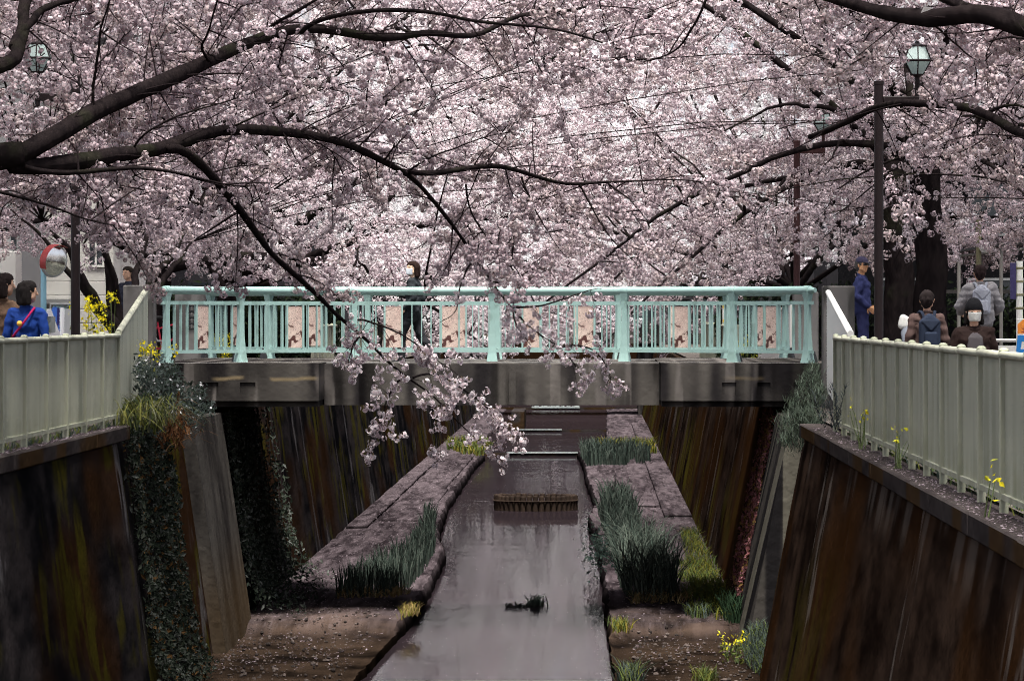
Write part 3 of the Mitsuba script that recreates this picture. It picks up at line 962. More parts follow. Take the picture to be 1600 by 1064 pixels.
def wiggle(p, amp, seed):
    q = np.array(p, float)
    s = np.linspace(0, 1, len(q))
    off_ = np.stack([meshkit.fbm(np.stack([s * 4 + seed * 7.3, s * 0 + k * 5.1, s * 0], 1), 3) - 0.5 for k in range(3)], 1)
    return q + off_ * amp * np.sin(np.pi * np.clip(s * 1.1, 0, 1))[:, None] ** 0.5


# ---- the canopy beyond the bridge: places for sprays, shared out among the trees whose trunks stand nearest
LTREES = [(-7.7, 79.5), (-8.3, 93), (-8.0, 107), (-8.5, 123), (-8.1, 141), (-8.5, 161), (-8.2, 183), (-9, 206), (-8, 232)]
RTREES = [(5.92, 86), (5.70, 92), (5.0, 118), (5.4, 136), (5.2, 156), (5.0, 178), (5.4, 201), (5.0, 228)]
FTREES = [(-5.5, 306), (0.5, 309), (5.5, 305)]
TREES = [(*p, 'L') for p in LTREES] + [(*p, 'R') for p in RTREES] + [(*p, 'F') for p in FTREES]
rc = np.random.default_rng(11)


def zlow(x, y):
    """lowest height of the blossom above the water at (x, y)"""
    k = np.interp(x, [-16, -9, -6.5, -5, -3.5, 0, 1.6, 2.8, 4, 9, 16], [1.3, 1.3, 0.9, 0.2, -0.75, -0.65, -0.3, 0.45, 1.0, 1.15, 1.3])
    return EYE + k + np.where(y > 113, np.where(np.abs(x + 1.6) > 2.6, 0.9, 0.2), 0) + 1.1 * (meshkit.fbm(np.stack([x * 0.33, y * 0.13, x * 0], -1)) - 0.5)


def canopy(n, x0, x1, y0, y1, ztop, thr, scale, seed):
    rr_ = np.random.default_rng(seed)
    p = np.stack([rr_.uniform(x0, x1, n), rr_.uniform(y0, y1, n), rr_.uniform(EYE - 1.5, EYE + ztop, n)], 1)
    half = 790 * p[:, 1] / F + 1.2
    c = -125 * p[:, 1] / F
    ok = (np.abs(p[:, 0] - c) < half) & (p[:, 2] > zlow(p[:, 0], p[:, 1])) & (p[:, 2] < EYE + 495 * p[:, 1] / F + 1.5)
    p = p[ok]
    f = meshkit.fbm(p / scale, 3, seed)
    f2 = meshkit.fbm(p / (scale * 0.35) + 50, 2, seed)
    return p[0.65 * f + 0.35 * f2 > thr]


A = canopy(14500, -14, 12, 85.5, 112, 8.5, 0.52, np.array([1.3, 1.7, 0.8]), 1)
A = A[~((A[:, 0] < -9.6) & (A[:, 1] > 98))]
A2 = canopy(5200, -13, 12, 67, 85.5, 8.0, 0.515, np.array([1.4, 1.8, 0.9]), 4)
A2 = A2[((A2[:, 0] > 2.9) & (A2[:, 2] > EYE + 1.05)) | ((A2[:, 0] < -5.9) & (A2[:, 2] > EYE + 1.0))]
A = np.vstack([A, A2])
rs = np.random.default_rng(17)
SHADE_TOPS = np.stack([rs.uniform(-17, 14, 11000), rs.uniform(68, 165, 11000), rs.random(11000) ** 1.2 * 5.0], 1)  # unseen crown tops above the frame, added to shade the sides
SHADE_TOPS[:, 2] += EYE + 495 * SHADE_TOPS[:, 1] / F + 0.9
SHADE_TOPS = SHADE_TOPS[(np.abs(SHADE_TOPS[:, 0] + 1.3) > 4.2 + 1.0 * rs.random(11000)) & (meshkit.fbm(SHADE_TOPS / [2.2, 2.6, 1.6], 3, 9) > 0.44)]
B = canopy(15000, -24, 20, 112, 205, 14, 0.47, np.array([2.2, 4.0, 1.6]), 2)
C = canopy(7500, -40, 34, 205, 320, 21, 0.42, np.array([3.2, 6.0, 2.4]), 3)
TXY = np.array([[t[0], t[1]] for t in TREES])
tree_pts = {i: [] for i in range(len(TREES))}
for P, tier in ((A, 0), (B, 1), (C, 2), (SHADE_TOPS, 3)):
    d2 = ((P[:, None, 0] - TXY[None, :, 0]) * 0.8) ** 2 + (P[:, None, 1] - TXY[None, :, 1]) ** 2
    own = d2.argmin(1)
    for p, o in zip(P, own):
        tree_pts[int(o)].append((p, tier))
print('canopy sprays', len(A), len(B), len(C))


def build_tree(i):
    x, y, side = TREES[i]
    near = y < 112
    if side == 'L':
        lab = {0: 'dark forked cherry trunk behind the left lamp post with blossom over the railing', 1: 'cherry tree behind the pale pillar at the left end of the bridge'}.get(i)
    elif side == 'R':
        lab = {9: 'thick dark cherry trunk behind the walker in a brown coat', 10: 'dark broad cherry trunk just left of the brown coated walker behind the lamp post'}.get(i)
    else:
        lab = None
    grp = None
    if lab is None:
        grp = {'L': 'blossoming cherry trees along the left bank', 'R': 'blossoming cherry trees along the right bank', 'F': 'blossoming cherry trees at the far end of the canal'}[side]
        nth = ['first', 'second', 'third', 'fourth', 'fifth', 'sixth', 'seventh', 'eighth', 'ninth']
        lab = {'L': f'{nth[i % 9]} blossoming cherry tree of the left bank row counted from the bridge', 'R': f'{nth[(i - 9) % 9]} blossoming cherry tree of the right bank row counted from the bridge',
               'F': f'{["left", "middle", "right"][(i - 17) % 3]} one of the three cherry trees closing the far end of the canal'}[side]
    t = thing('cherry_tree', lab, 'tree', grp)
    rg = np.random.default_rng(200 + i)
    r0 = {0: 0.23, 9: 0.29, 10: 0.29}.get(i, 0.26)
    lean = (0.25 if side == 'L' else -0.2 if side == 'R' else 0)
    hf = {0: 1.05, 9: 4.3, 10: 4.2}.get(i, 1.7 + 0.6 * rg.random())
    base = np.array([x, y, 3.40]); fork = np.array([x + lean, y - 0.1, 3.46 + hf])
    tp = wiggle(base + (fork - base) * np.linspace(0, 1, 9)[:, None], 0.18, i)
    fork = tp[-1]
    rad = r0 * np.interp(np.linspace(0, 1, 9), [0, 0.12, 0.3, 1], [1.55, 1.15, 1.0, 0.88])
    v, f = tube(tp, rad, 14)
    nz = meshkit.fbm(v * [5, 5, 1.4], 3, i) - 0.5
    cen = np.stack([np.interp(v[:, 2], tp[:, 2], tp[:, k]) for k in range(2)], 1)
    v[:, :2] = cen + (v[:, :2] - cen) * (1 + 0.32 * nz)[:, None]
    add(t + '__trunk', (v, f), 'bark', True)
    pts = tree_pts[i]
    if not pts:
        return
    P = np.array([p for p, tr_ in pts if tr_ < 3])
    # limb ends: points of the crown far from each other
    nl = 8 if y < 130 else 6
    ends = [P[np.argmax(np.abs(P[:, 0] - x) + 0.3 * P[:, 2])]]
    dmin = np.linalg.norm((P - ends[0]) * [1, 1, 1.3], axis=1)
    while len(ends) < min(nl, len(P)):
        k = int(dmin.argmax()); ends.append(P[k])
        dmin = np.minimum(dmin, np.linalg.norm((P - P[k]) * [1, 1, 1.3], axis=1))
    skeleton = []
    if i == 0:
        ends = [W(66, 345, 78.5), W(20, 330, 79.5), W(300, 378, 80.5), W(250, 300, 81), W(150, 300, 79), W(110, 250, 80), W(350, 250, 82)]
    for k, e in enumerate(ends):
        m = fork + (e - fork) * 0.45 + np.array([0, 0, 0.35 + 0.22 * abs(e[0] - x)])
        line = wiggle(bezier(fork - [0, 0, 0.1], m, e, 16), 0.5, i * 11 + k)
        rr2 = np.linspace((0.62 if k in (0, 2) else 0.40) * r0 if i == 0 else (0.30 if side == 'R' else 0.42) * r0, 0.016, 16) * (0.8 + 0.3 * rg.random())
        if i == 0:
            line = wiggle(bezier(fork - [0, 0, 0.1], fork + (e - fork) * 0.5 + [0, 0, 0.15], e, 16), 0.35, 40 + k)
        add(t + '__limb', tube(line, rr2, 7), 'bark', True)
        skeleton += [(q, r_) for q, r_ in zip(line[3:], rr2[3:])]
    SK = np.array([q for q, _ in skeleton])
    # boughs from the limbs into the crown
    bough = []
    nb = 46 if y < 112 else 22 if y < 170 else 8
    for k in rg.choice(len(P), min(nb, len(P)), replace=False):
        e = P[k]
        j = int((np.linalg.norm(SK - e, axis=1) + 0.6 * np.maximum(0, SK[:, 2] - e[2])).argmin())
        a = SK[j]
        if np.linalg.norm(e - a) < 0.35:
            continue
        m = (a + e) / 2 + [0, 0, 0.12 * np.linalg.norm(e - a)]
        line = wiggle(bezier(a, m, e + (e - a) * 0.12, 8), 0.28, k)
        bough.append(tube(line, np.linspace(min(0.034, skeleton[j][1] * 0.7), 0.007, 8), 5, False))
    if bough:
        k = add(t + '__boughs', cat(bough), 'bark', True)
        labels[k] = {'kind': 'stuff'}
    for p, tier in pts:
        d = p - fork; d /= np.linalg.norm(d)
        d = 0.55 * d + rg.normal(0, 0.5, 3) + [0, 0, -0.12]
        g = ((MIDS_SHADE if i == 0 or side == 'R' or p[0] < -6.6 + 0.8 * rg.normal() else MIDS) if tier == 0 else FARS)[int(rg.integers(0, 4))]  # side crowns take the darkened tints so the centre looks brighter lit
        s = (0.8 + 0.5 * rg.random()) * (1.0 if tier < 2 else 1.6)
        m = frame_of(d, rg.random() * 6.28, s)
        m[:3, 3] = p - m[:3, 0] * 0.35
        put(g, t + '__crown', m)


for i in range(len(TREES)):
    build_tree(i)

# ---- the tree on the near left bank: its trunk is out of view, its limbs reach across the picture
NL = thing('cherry_tree', 'near cherry tree whose long dark limbs reach in from the left over the canal', 'tree')
NR = thing('cherry_tree', 'near cherry tree whose thick dark limb crosses the top right corner', 'tree')


def limb_px(t, pix, r0, r1, seed, part='limb', sides=9, n=44, power=1.0):
    p3 = np.array([W(*q) for q in pix])
    line = smooth_line(p3, n)
    line = wiggle(line, 0.10 if r0 > 0.03 else 0.04, seed)
    rr2 = r1 + (r0 - r1) * (1 - np.linspace(0, 1, n)) ** power
    v, f = tube(line, rr2, sides)
    if r0 > 0.04:
        c = np.repeat(line, sides, 0)
        nz = meshkit.fbm(v[:len(c)] * 7, 3, seed) - 0.5
        v[:len(c)] = c + (v[:len(c)] - c) * (1 + 0.5 * nz)[:, None]
    add(t + '__' + part, (v, f), 'bark', True)
    return line, rr2


trunk_l = np.array([[-8.6, 45.5, 3.4], [-8.45, 45.5, 4.3], [-8.2, 45.6, 5.3], [-7.6, 45.8, 5.9]])
add(NL + '__trunk', tube(smooth_line(trunk_l, 12), np.linspace(0.34, 0.2, 12), 12), 'bark', True)
trunk_r = np.array([[8.2, 43, 3.4], [8.1, 43, 5.0], [7.8, 43.1, 6.4], [7.2, 43.3, 7.2]])
add(NR + '__trunk', tube(smooth_line(trunk_r, 12), np.linspace(0.36, 0.2, 12), 12), 'bark', True)
LIMB_LINES = []
NEARL = []          # (tree, line, first usable fraction, density, spread)


def L(t, pix, r0, r1, seed, dens=1.0, spread=1.0, start=0.0, power=1.0, part='limb', kind='spray'):
    line, rr2 = limb_px(t, pix, r0, r1, seed, part, 9 if r0 > 0.03 else 5, power=power)
    NEARL.append((t, line, start, dens, spread, kind))
    LIMB_LINES.append((line, rr2))


# main fork, then limbs as they run in the picture (pixel, pixel, distance)
L(NL, [(-370, 215, 45.8), (-150, 250, 46.3), (-40, 248, 46.8), (35, 242, 47)], 0.20, 0.125, 1, 0.8, 1.0)
L(NL, [(25, 246, 47), (90, 208, 47.5), (150, 172, 48.2), (240, 133, 49.5), (320, 100, 51), (400, 66, 52.5), (450, 50, 53.5), (520, 47, 54.5), (600, 60, 55.5), (670, 52, 56.5), (740, 57, 57.5), (800, 30, 58.5), (880, 18, 60), (940, 0, 61)], 0.098, 0.010, 2, 1.3, 1.25, 0.05)
L(NL, [(20, 258, 47), (100, 256, 47.6), (180, 242, 48.3), (250, 232, 49), (330, 207, 50), (410, 205, 51), (470, 209, 52), (530, 220, 53), (590, 245, 54), (635, 268, 55), (670, 302, 56), (715, 360, 57), (752, 415, 58), (795, 475, 59), (840, 520, 60), (885, 553, 61), (910, 590, 61.5)], 0.090, 0.006, 3, 1.1, 1.0, 0.05, 1.6)
L(NL, [(262, 232, 49), (285, 236, 49.2), (320, 265, 49.6), (360, 315, 50.2), (400, 368, 50.8), (440, 412, 51.4), (490, 452, 52), (525, 490, 52.5), (560, 520, 53), (600, 556, 53.5), (640, 592, 54), (680, 622, 54.5), (725, 668, 55), (770, 700, 55.4)], 0.050, 0.005, 4, 1.25, 0.75, 0.1, 1.35)
L(NL, [(640, 268, 55), (690, 268, 55.5), (745, 260, 56), (800, 265, 57), (850, 281, 58), (905, 288, 59), (960, 285, 60), (1030, 281, 61), (1100, 285, 62)], 0.034, 0.006, 5, 1.0, 0.9, 0.05)
L(NL, [(-60, 120, 46), (10, 95, 46.5), (32, 60, 47), (42, 10, 47.5), (52, -60, 48)], 0.075, 0.05, 6, 1.4, 1.0)
L(NL, [(20, 75, 46.8), (60, 22, 47.4), (120, -5, 48), (170, -30, 48.5)], 0.045, 0.02, 7, 1.4, 1.0)
L(NL, [(145, 170, 48.1), (148, 120, 48), (156, 60, 47.8), (170, 5, 47.5), (180, -30, 47.4)], 0.017, 0.007, 8, 1.0, 0.7, 0.15)
L(NL, [(330, 98, 51), (318, 70, 50.5), (335, 20, 50), (345, -20, 49.8)], 0.016, 0.007, 9, 1.0, 0.9)
L(NL, [(420, 60, 53), (428, 38, 52.5), (485, 5, 52), (520, -20, 51.5)], 0.022, 0.012, 10, 1.0, 0.9)
L(NL, [(40, 262, 47), (130, 268, 47), (220, 262, 47.2), (300, 275, 47.4), (390, 290, 48)], 0.030, 0.006, 21, 1.2, 0.9, 0.0)
L(NL, [(-60, 300, 46), (20, 305, 46.6), (110, 335, 47.4), (180, 352, 48)], 0.022, 0.006, 22, 1.3, 0.9, 0.0)
L(NL, [(470, 52, 53.5), (560, 20, 53), (660, 18, 53), (740, 32, 53.5), (840, 42, 54), (950, 70, 55), (1000, 95, 56)], 0.028, 0.006, 23, 0.8, 0.9, 0.0)
# drooping side branches
for q in ([(815, 276, 57.3), (838, 330, 57.3), (862, 372, 57.4), (885, 402, 57.5)],
          [(906, 289, 59), (925, 325, 59), (945, 358, 59), (975, 392, 59.2), (1000, 420, 59.4)],
          [(950, 287, 60), (985, 315, 60), (1015, 350, 60.2)],
          [(728, 288, 56), (733, 322, 56), (755, 365, 56.2), (790, 410, 56.5), (830, 436, 57)],
          [(736, 412, 57.6), (722, 440, 57.4), (712, 482, 57.2), (692, 500, 57)],
          [(770, 440, 58.4), (800, 436, 58.4), (830, 422, 58.4), (868, 436, 58.6)],
          [(800, 480, 59), (850, 476, 59), (900, 460, 59), (940, 452, 59.4)],
          [(800, 480, 59), (812, 515, 58.8), (830, 540, 58.8)],
          [(560, 500, 53), (585, 505, 52.8), (625, 522, 52.8), (660, 545, 53), (695, 570, 53.4)],
          [(565, 522, 53), (548, 548, 52.8), (545, 575, 52.7)],
          [(640, 588, 54), (610, 612, 53.8), (598, 650, 53.7), (578, 690, 53.6)],
          [(645, 590, 54), (690, 588, 54.2), (730, 612, 54.5), (765, 640, 55), (790, 672, 55.2)],
          [(690, 630, 54.6), (684, 660, 54.5), (680, 700, 54.4)],
          [(600, 250, 54), (625, 222, 53.6), (640, 205, 53.4)],
          [(870, 545, 60.6), (905, 540, 60.6), (940, 560, 60.8), (955, 600, 61)],
          [(440, 206, 51.5), (455, 232, 51.4), (470, 262, 51.4)],
          [(350, 205, 50), (400, 180, 49.6), (470, 150, 49.6), (540, 140, 50)],
          [(205, 240, 48.6), (260, 190, 48.3), (330, 165, 48.3), (410, 130, 49)],
          [(640, 268, 55), (700, 235, 54.6), (760, 215, 54.6), (820, 205, 55)]):
    hang = max(p[1] for p in q) > 540
    L(NL, q, 0.013, 0.0035, 30 + len(NEARL), 1.0 if not hang else 0.8, 0.45, 0.1, part='branch', kind='spray' if not hang else 'cluster')
# right-hand tree
L(NR, [(1900, 120, 43), (1750, 80, 43.5), (1650, 55, 44), (1590, 38, 44.3), (1520, 22, 44.7), (1450, 27, 45), (1400, 22, 45.4), (1340, 8, 46), (1280, -8, 46.6)], 0.135, 0.045, 11, 1.2, 1.1, 0.3)
L(NR, [(1520, 18, 44.7), (1470, -2, 45), (1430, -20, 45)], 0.05, 0.03, 12, 1.2, 1.0)
L(NR, [(1700, 240, 50), (1600, 212, 51), (1530, 175, 52), (1470, 163, 53), (1400, 161, 54), (1340, 182, 55), (1265, 214, 56)], 0.055, 0.032, 13, 0.7, 1.0, 0.1)
L(NR, [(1540, 178, 52), (1570, 165, 51.5), (1600, 168, 51)], 0.022, 0.012, 14, 1.0, 1.0)
L(NR, [(1460, 40, 45.2), (1500, 75, 45.6), (1560, 118, 46)], 0.011, 0.005, 15, 0.6, 0.6, 0.1, part='branch')
L(NR, [(1110, -20, 47), (1090, 30, 47), (1055, 78, 47.3), (1020, 92, 47.6), (985, 86, 48)], 0.014, 0.005, 16, 0.5, 0.6, 0.1, part='branch')
L(NR, [(1640, 80, 44), (1585, 60, 44), (1545, 66, 44.2)], 0.016, 0.006, 17, 1.2, 0.9, 0.0, part='branch')

LIMBS[:] = [np.hstack([line, rr_[:, None]])[rr_ > 0.022] for line, rr_ in LIMB_LINES if (rr_ > 0.022).any()]
rn = np.random.default_rng(31)
side_l, side_r = [], []
for t, line, start, dens, spread, kind in NEARL:
    seg = np.linalg.norm(np.diff(line, axis=0), axis=1)
    total = seg.sum() * (1 - start)
    cum = np.concatenate([[0], np.cumsum(seg)]) / seg.sum()
    n = max(2, int(total * (4.2 if kind == 'spray' else 19) * dens))
    for k in range(n):
        s = start + (1 - start) * rn.random()
        p = np.array([np.interp(s, cum, line[:, a]) for a in range(3)])
        tan = np.array([np.interp(min(1, s + 0.03), cum, line[:, a]) for a in range(3)]) - p
        tan /= np.linalg.norm(tan) + 1e-9
        py = HY - (p[2] - EYE) * F / p[1]
        low = py > 430
        if kind == 'cluster' or low:
            # hanging clusters at the ends of short drooping twigs
            ln = (0.05 + 0.42 * rn.random() ** 1.5) * (1.0 if kind == 'cluster' else 1.1)
            d = 0.5 * tan + rn.normal(0, 0.55, 3) + [0, 0, -0.25]
            d /= np.linalg.norm(d)
            e = p + d * ln + [0, 0, -0.15 * ln]
            (side_l if t == NL else side_r).append(tube(bezier(p, p + d * ln * 0.6 + [0, 0, 0.05 * ln], e, 5), np.linspace(0.0045, 0.002, 5), 3, False))
            for c in range(int(rn.integers(3, 6))):
                m = np.eye(4)
                a = rn.random() * 6.28
                sc = 0.62 + 0.40 * rn.random()
                m = frame_of(np.array([math.cos(a), math.sin(a), 0.45 * rn.normal()]), 0.5 * rn.normal(), sc)
                m[:3, :3] = m[:3, :3] * (0.8 + 0.4 * rn.random(3))
                m[:3, 3] = p + (e - p) * (0.35 + 0.65 * rn.random()) + rn.normal(0, 0.05, 3) if c else e
                put(CLUS[int(rn.integers(0, 8))], t + '__crown', m)
            continue
        d = 0.35 * tan + rn.normal(0, 0.6, 3) + [0, 0, 0.22]
        if spread > 0.6:
            d[1] = abs(d[1]) + 0.32
        d /= np.linalg.norm(d)
        ln = (0.15 + 1.25 * rn.random() ** 1.3) * spread
        mid_ = p + d * ln * 0.55 + rn.normal(0, 0.06, 3)
        e = p + d * ln + rn.normal(0, 0.08, 3) - [0, 0, 0.10 * ln]
        if ln > 0.2:
            (side_l if t == NL else side_r).append(tube(bezier(p, mid_, e, 6), np.linspace(0.009, 0.003, 6), 4, False))
        for c in range(1 + int(ln > 0.45) + int(ln > 0.9)):
            q = p + (e - p) * (1 - 0.4 * c - 0.1 * rn.random())
            m = frame_of(d + rn.normal(0, 0.45, 3), rn.random() * 6.28, 0.75 + 0.4 * rn.random())
            m[:3, 3] = q - m[:3, 0] * 0.25 + ([0, 0.62, 0] if spread > 0.6 else [0, 0, 0])
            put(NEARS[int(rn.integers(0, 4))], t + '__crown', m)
# the dense mauve, shade-tinted blossom behind the near limbs
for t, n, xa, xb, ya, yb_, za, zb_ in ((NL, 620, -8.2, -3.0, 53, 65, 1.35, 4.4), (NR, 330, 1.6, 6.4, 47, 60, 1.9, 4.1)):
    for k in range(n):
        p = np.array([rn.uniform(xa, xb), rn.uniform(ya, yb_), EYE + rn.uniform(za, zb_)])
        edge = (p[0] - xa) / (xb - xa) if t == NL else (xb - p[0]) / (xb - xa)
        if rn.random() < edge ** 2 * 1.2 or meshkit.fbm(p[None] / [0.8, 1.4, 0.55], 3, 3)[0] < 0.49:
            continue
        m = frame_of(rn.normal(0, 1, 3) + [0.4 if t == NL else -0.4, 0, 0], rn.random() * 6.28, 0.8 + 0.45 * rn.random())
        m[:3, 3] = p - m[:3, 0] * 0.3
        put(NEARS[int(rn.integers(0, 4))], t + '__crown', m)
        e = p + rn.normal(0, 0.35, 3)
        (side_l if t == NL else side_r).append(tube(bezier(p + rn.normal(0, .1, 3), (p + e) / 2 + rn.normal(0, .08, 3), e, 5), np.linspace(0.008, 0.004, 5), 4, False))
for t, sd in ((NL, side_l), (NR, side_r)):
    if sd:
        k = add(t + '__twigs', cat(sd), 'twig')
        labels[k] = {'kind': 'stuff'}
print('near pieces', _pieces[NL + '__crown'], _pieces[NR + '__crown'])

# the crowns of the two near trees above the picture, unseen, added wide and dense to shade the walls
ro_ = np.random.default_rng(91)
for t, n, x0, x1, y0, y1, trunk in ((NL, 2800, -17, -1.4, 2, 68, trunk_l[-1]), (NR, 1500, 2.8, 15, 4, 62, trunk_r[-1])):
    for k in range(n):
        p = np.array([ro_.uniform(x0, x1), ro_.uniform(y0, y1), 0.0])
        zf = EYE + 520 * p[1] / F + 1.9
        p[2] = zf + ro_.random() ** 1.3 * 4.5
        if meshkit.fbm(p[None] / [2.2, 2.6, 1.6], 3, 5)[0] < 0.47:
            continue
        d = p - trunk; d = 0.5 * d / np.linalg.norm(d) + ro_.normal(0, 0.5, 3)
        m = frame_of(d, ro_.random() * 6.28, 1.3 + 0.7 * ro_.random())
        m[:3, 3] = p
        put(FARS[int(ro_.integers(0, 4))], t + '__crown', m)
    for k in range(9):
        e = np.array([ro_.uniform(x0, x1), ro_.uniform(y0, y1), 0]); e[2] = EYE + 520 * e[1] / F + 2.2 + ro_.random() * 2
        add(t + '__limb', tube(wiggle(bezier(trunk, (trunk + e) / 2 + [0, 0, 1.2], e, 18), 0.6, k), np.linspace(0.13, 0.02, 18), 8), 'bark', True)

for k in list(_pieces):
    for part in ('blossom', 'twig', 'stalk'):
        if part != 'stalk' or k in (NL + '__crown', NR + '__crown'):
            labels[f'{k}__{part}'] = {'kind': 'stuff'}
# ================================================================== plants
rp = np.random.default_rng(77)


def blades(roots, h, w, lean, cols, rg, segs=3, droop=0.25):
    """grass blades: roots (n,3); returns mesh and vertex colours"""
    n = len(roots)
    h = h * (0.6 + 0.6 * rg.random(n)); a = rg.random(n) * 6.283
    ln = lean * (0.3 + rg.random(n))
    d = np.stack([np.cos(a), np.sin(a), 0 * a], 1)
    wv = np.stack([-np.sin(a + rg.normal(0, .7, n)), np.cos(a), 0 * a], 1) * (w * (0.7 + 0.6 * rg.random(n)))[:, None] / 2
    rows = []
    for k in range(segs + 1):
        t = k / segs
        c = roots + np.stack([0 * h, 0 * h, h * (t - droop * t ** 3)], 1) + d * (ln * h * (0.35 * t + 0.9 * t * t))[:, None]
        ww = wv * (1 - t ** 1.6) if k < segs else wv * 0.06
        rows += [c - ww, c + ww]
    v = np.stack(rows, 1)                       # n, 2(segs+1), 3
    m = 2 * (segs + 1)
    q = np.array([[2 * k, 2 * k + 1, 2 * k + 3, 2 * k + 2] for k in range(segs)])
    f = (q[None] + (np.arange(n) * m)[:, None, None]).reshape(-1, 4)
    cols = np.asarray(cols, float)
    c = cols[rg.integers(0, len(cols), n)] * (0.75 + 0.5 * rg.random((n, 1)))
    return M(v.reshape(-1, 3), f), np.clip(np.repeat(c, m, 0), 0, 1)


def leaves(pts, size, rg, cols, normal=None, flat=0.5, aspect=0.75, lit=None):
    """folded leaf quads (four triangles) at the points"""
    n = len(pts)
    nr = rg.normal(0, 1, (n, 3))
    if normal is not None:
        nr = nr * (1 - flat) + np.asarray(normal) * flat * 1.6
    nr /= np.linalg.norm(nr, axis=1, keepdims=True)
    t = np.cross(nr, rg.normal(0, 1, (n, 3))); t /= np.linalg.norm(t, axis=1, keepdims=True)
    b = np.cross(nr, t)
    s = size * (0.45 + 1.0 * rg.random((n, 1)) ** 1.4)
    v = np.stack([pts - t * s, pts + b * s * aspect * 0.6 + nr * s * 0.15 - t * s * 0.2, pts + t * s, pts - b * s * aspect * 0.6 + nr * s * 0.15 - t * s * 0.2, pts - nr * s * 0.05 - t * s * 0.2], 1)
    f = np.array([[0, 4, 1], [4, 2, 1], [0, 3, 4], [4, 3, 2]])
    f = (f[None] + (np.arange(n) * 5)[:, None, None]).reshape(-1, 3)
    cols = np.asarray(cols, float)
    c = cols[rg.integers(0, len(cols), n)] * (0.7 + 0.6 * rg.random((n, 1)))
    return (v.reshape(-1, 3), f), np.clip(np.repeat(c, 5, 0), 0, 1)


def merge(parts):
    return cat([p[0] for p in parts]), np.vstack([p[1] for p in parts])


def add_c(key, parts, mat='leaf', smooth=False):
    (m, c) = merge(parts)
    return add(key, m, mat, smooth, color=c)


IRIS = [(0.048, 0.066, 0.054), (0.062, 0.082, 0.068), (0.084, 0.102, 0.086), (0.036, 0.050, 0.042)]
STRAW = [(0.30, 0.20, 0.10), (0.22, 0.16, 0.07), (0.30, 0.24, 0.12)]
GRASS = [(0.09, 0.12, 0.035), (0.12, 0.13, 0.03), (0.07, 0.10, 0.04)]
YGRASS = [(0.17, 0.155, 0.025), (0.14, 0.14, 0.03), (0.19, 0.155, 0.035)]
GREY = [(0.055, 0.075, 0.065), (0.075, 0.095, 0.085), (0.045, 0.060, 0.050)]


def patch(poly_y, n, rg, edge=None):
    """random points on a berm between two x given as functions of distance: poly_y = [(y, xa, xb)...]"""
    p = np.array(poly_y)
    w = np.abs(p[:, 2] - p[:, 1])
    y = rg.uniform(p[0, 0], p[-1, 0], n * 3)
    keep = rg.random(n * 3) < np.interp(y, p[:, 0], w) / w.max()
    y = y[keep][:n]
    x = np.interp(y, p[:, 0], p[:, 1]) + rg.random(len(y)) * (np.interp(y, p[:, 0], p[:, 2]) - np.interp(y, p[:, 0], p[:, 1]))
    return np.stack([x, y, np.full(len(y), 0.27)], 1)


t = thing('iris_bed', 'dark blue green iris leaves along the left edge of the water', 'plant')
zone = [(80.5, -4.15, -3.3), (83, -4.2, -3.05), (88, -3.9, -2.98), (96, -3.5, -3.02), (104, -3.55, -3.28), (112, -3.75, -3.5)]
add_c(t + '__leaves', [blades(patch(zone, 1500, rp), 0.58, 0.032, 0.16, IRIS, rp)])
labels[t + '__leaves'] = {'kind': 'stuff'}
add_c(t + '__dry_leaves', [blades(patch([(80.2, -4.15, -3.2), (82, -4.1, -2.95)], 220, rp), 0.20, 0.02, 0.9, STRAW, rp)])
labels[t + '__dry_leaves'] = {'kind': 'stuff'}
t = thing('iris_bed', 'large arching clump of grey green iris leaves along the right edge of the water', 'plant')
add_c(t + '__leaves', [blades(patch([(79.5, 0.62, 1.35), (83, 0.48, 1.42), (89, 0.40, 1.30), (95, 0.40, 1.10)], 1100, rp), 1.12, 0.030, 0.42, IRIS + [(0.085, 0.105, 0.085), (0.11, 0.13, 0.11)], rp, 4, 0.30),
                       blades(patch([(96, 0.35, 1.0), (112, 0.15, 1.0), (124, 0.25, 0.85)], 900, rp), 0.72, 0.035, 0.25, IRIS, rp)])
labels[t + '__leaves'] = {'kind': 'stuff'}
add_c(t + '__dry_leaves', [blades(patch([(78.8, 0.6, 1.5), (80.5, 0.7, 1.6)], 200, rp), 0.22, 0.02, 1.0, STRAW, rp)])
labels[t + '__dry_leaves'] = {'kind': 'stuff'}
t = thing('water_plant', 'dark bushy plant leaning over the water beside the large iris clump', 'plant')
q = rp.normal(0, 1, (900, 3)) * [0.22, 2.2, 0.17] + [0.30, 92.5, 0.52]
add_c(t + '__foliage', [leaves(q, 0.045, rp, [(0.03, 0.05, 0.045), (0.045, 0.065, 0.055), (0.03, 0.04, 0.035)])])
t = thing('iris_bed', 'dark iris clump at the far right edge of the water beyond the pile ring', 'plant')
add_c(t + '__leaves', [blades(patch([(150, -0.15, 1.0), (163, -0.4, 1.55)], 900, rp), 0.75, 0.05, 0.2, IRIS, rp),
                       blades(patch([(152, 1.35, 1.8), (160, 1.35, 1.8)], 160, rp), 0.72, 0.05, 0.2, IRIS, rp)])
labels[t + '__leaves'] = {'kind': 'stuff'}
t = thing('grass_patch', 'yellow green grass beyond the far right iris clump', 'grass', kind='stuff')
add_c(t, [blades(patch([(163, -0.1, 2.1), (171, 0.2, 2.1)], 900, rp), 0.5, 0.05, 0.4, YGRASS + GRASS, rp)])
t = thing('grass_patch', 'yellow green grass on the left footing under the hanging blossom', 'grass', kind='stuff')
add_c(t, [blades(patch([(160, -4.1, -3.5), (168, -4.9, -3.4), (176, -4.9, -3.7)], 800, rp), 0.42, 0.05, 0.4, YGRASS + GRASS * 2, rp)])
t = thing('grass_patch', 'short grass tufts at the foot of the right wall', 'grass', kind='stuff')
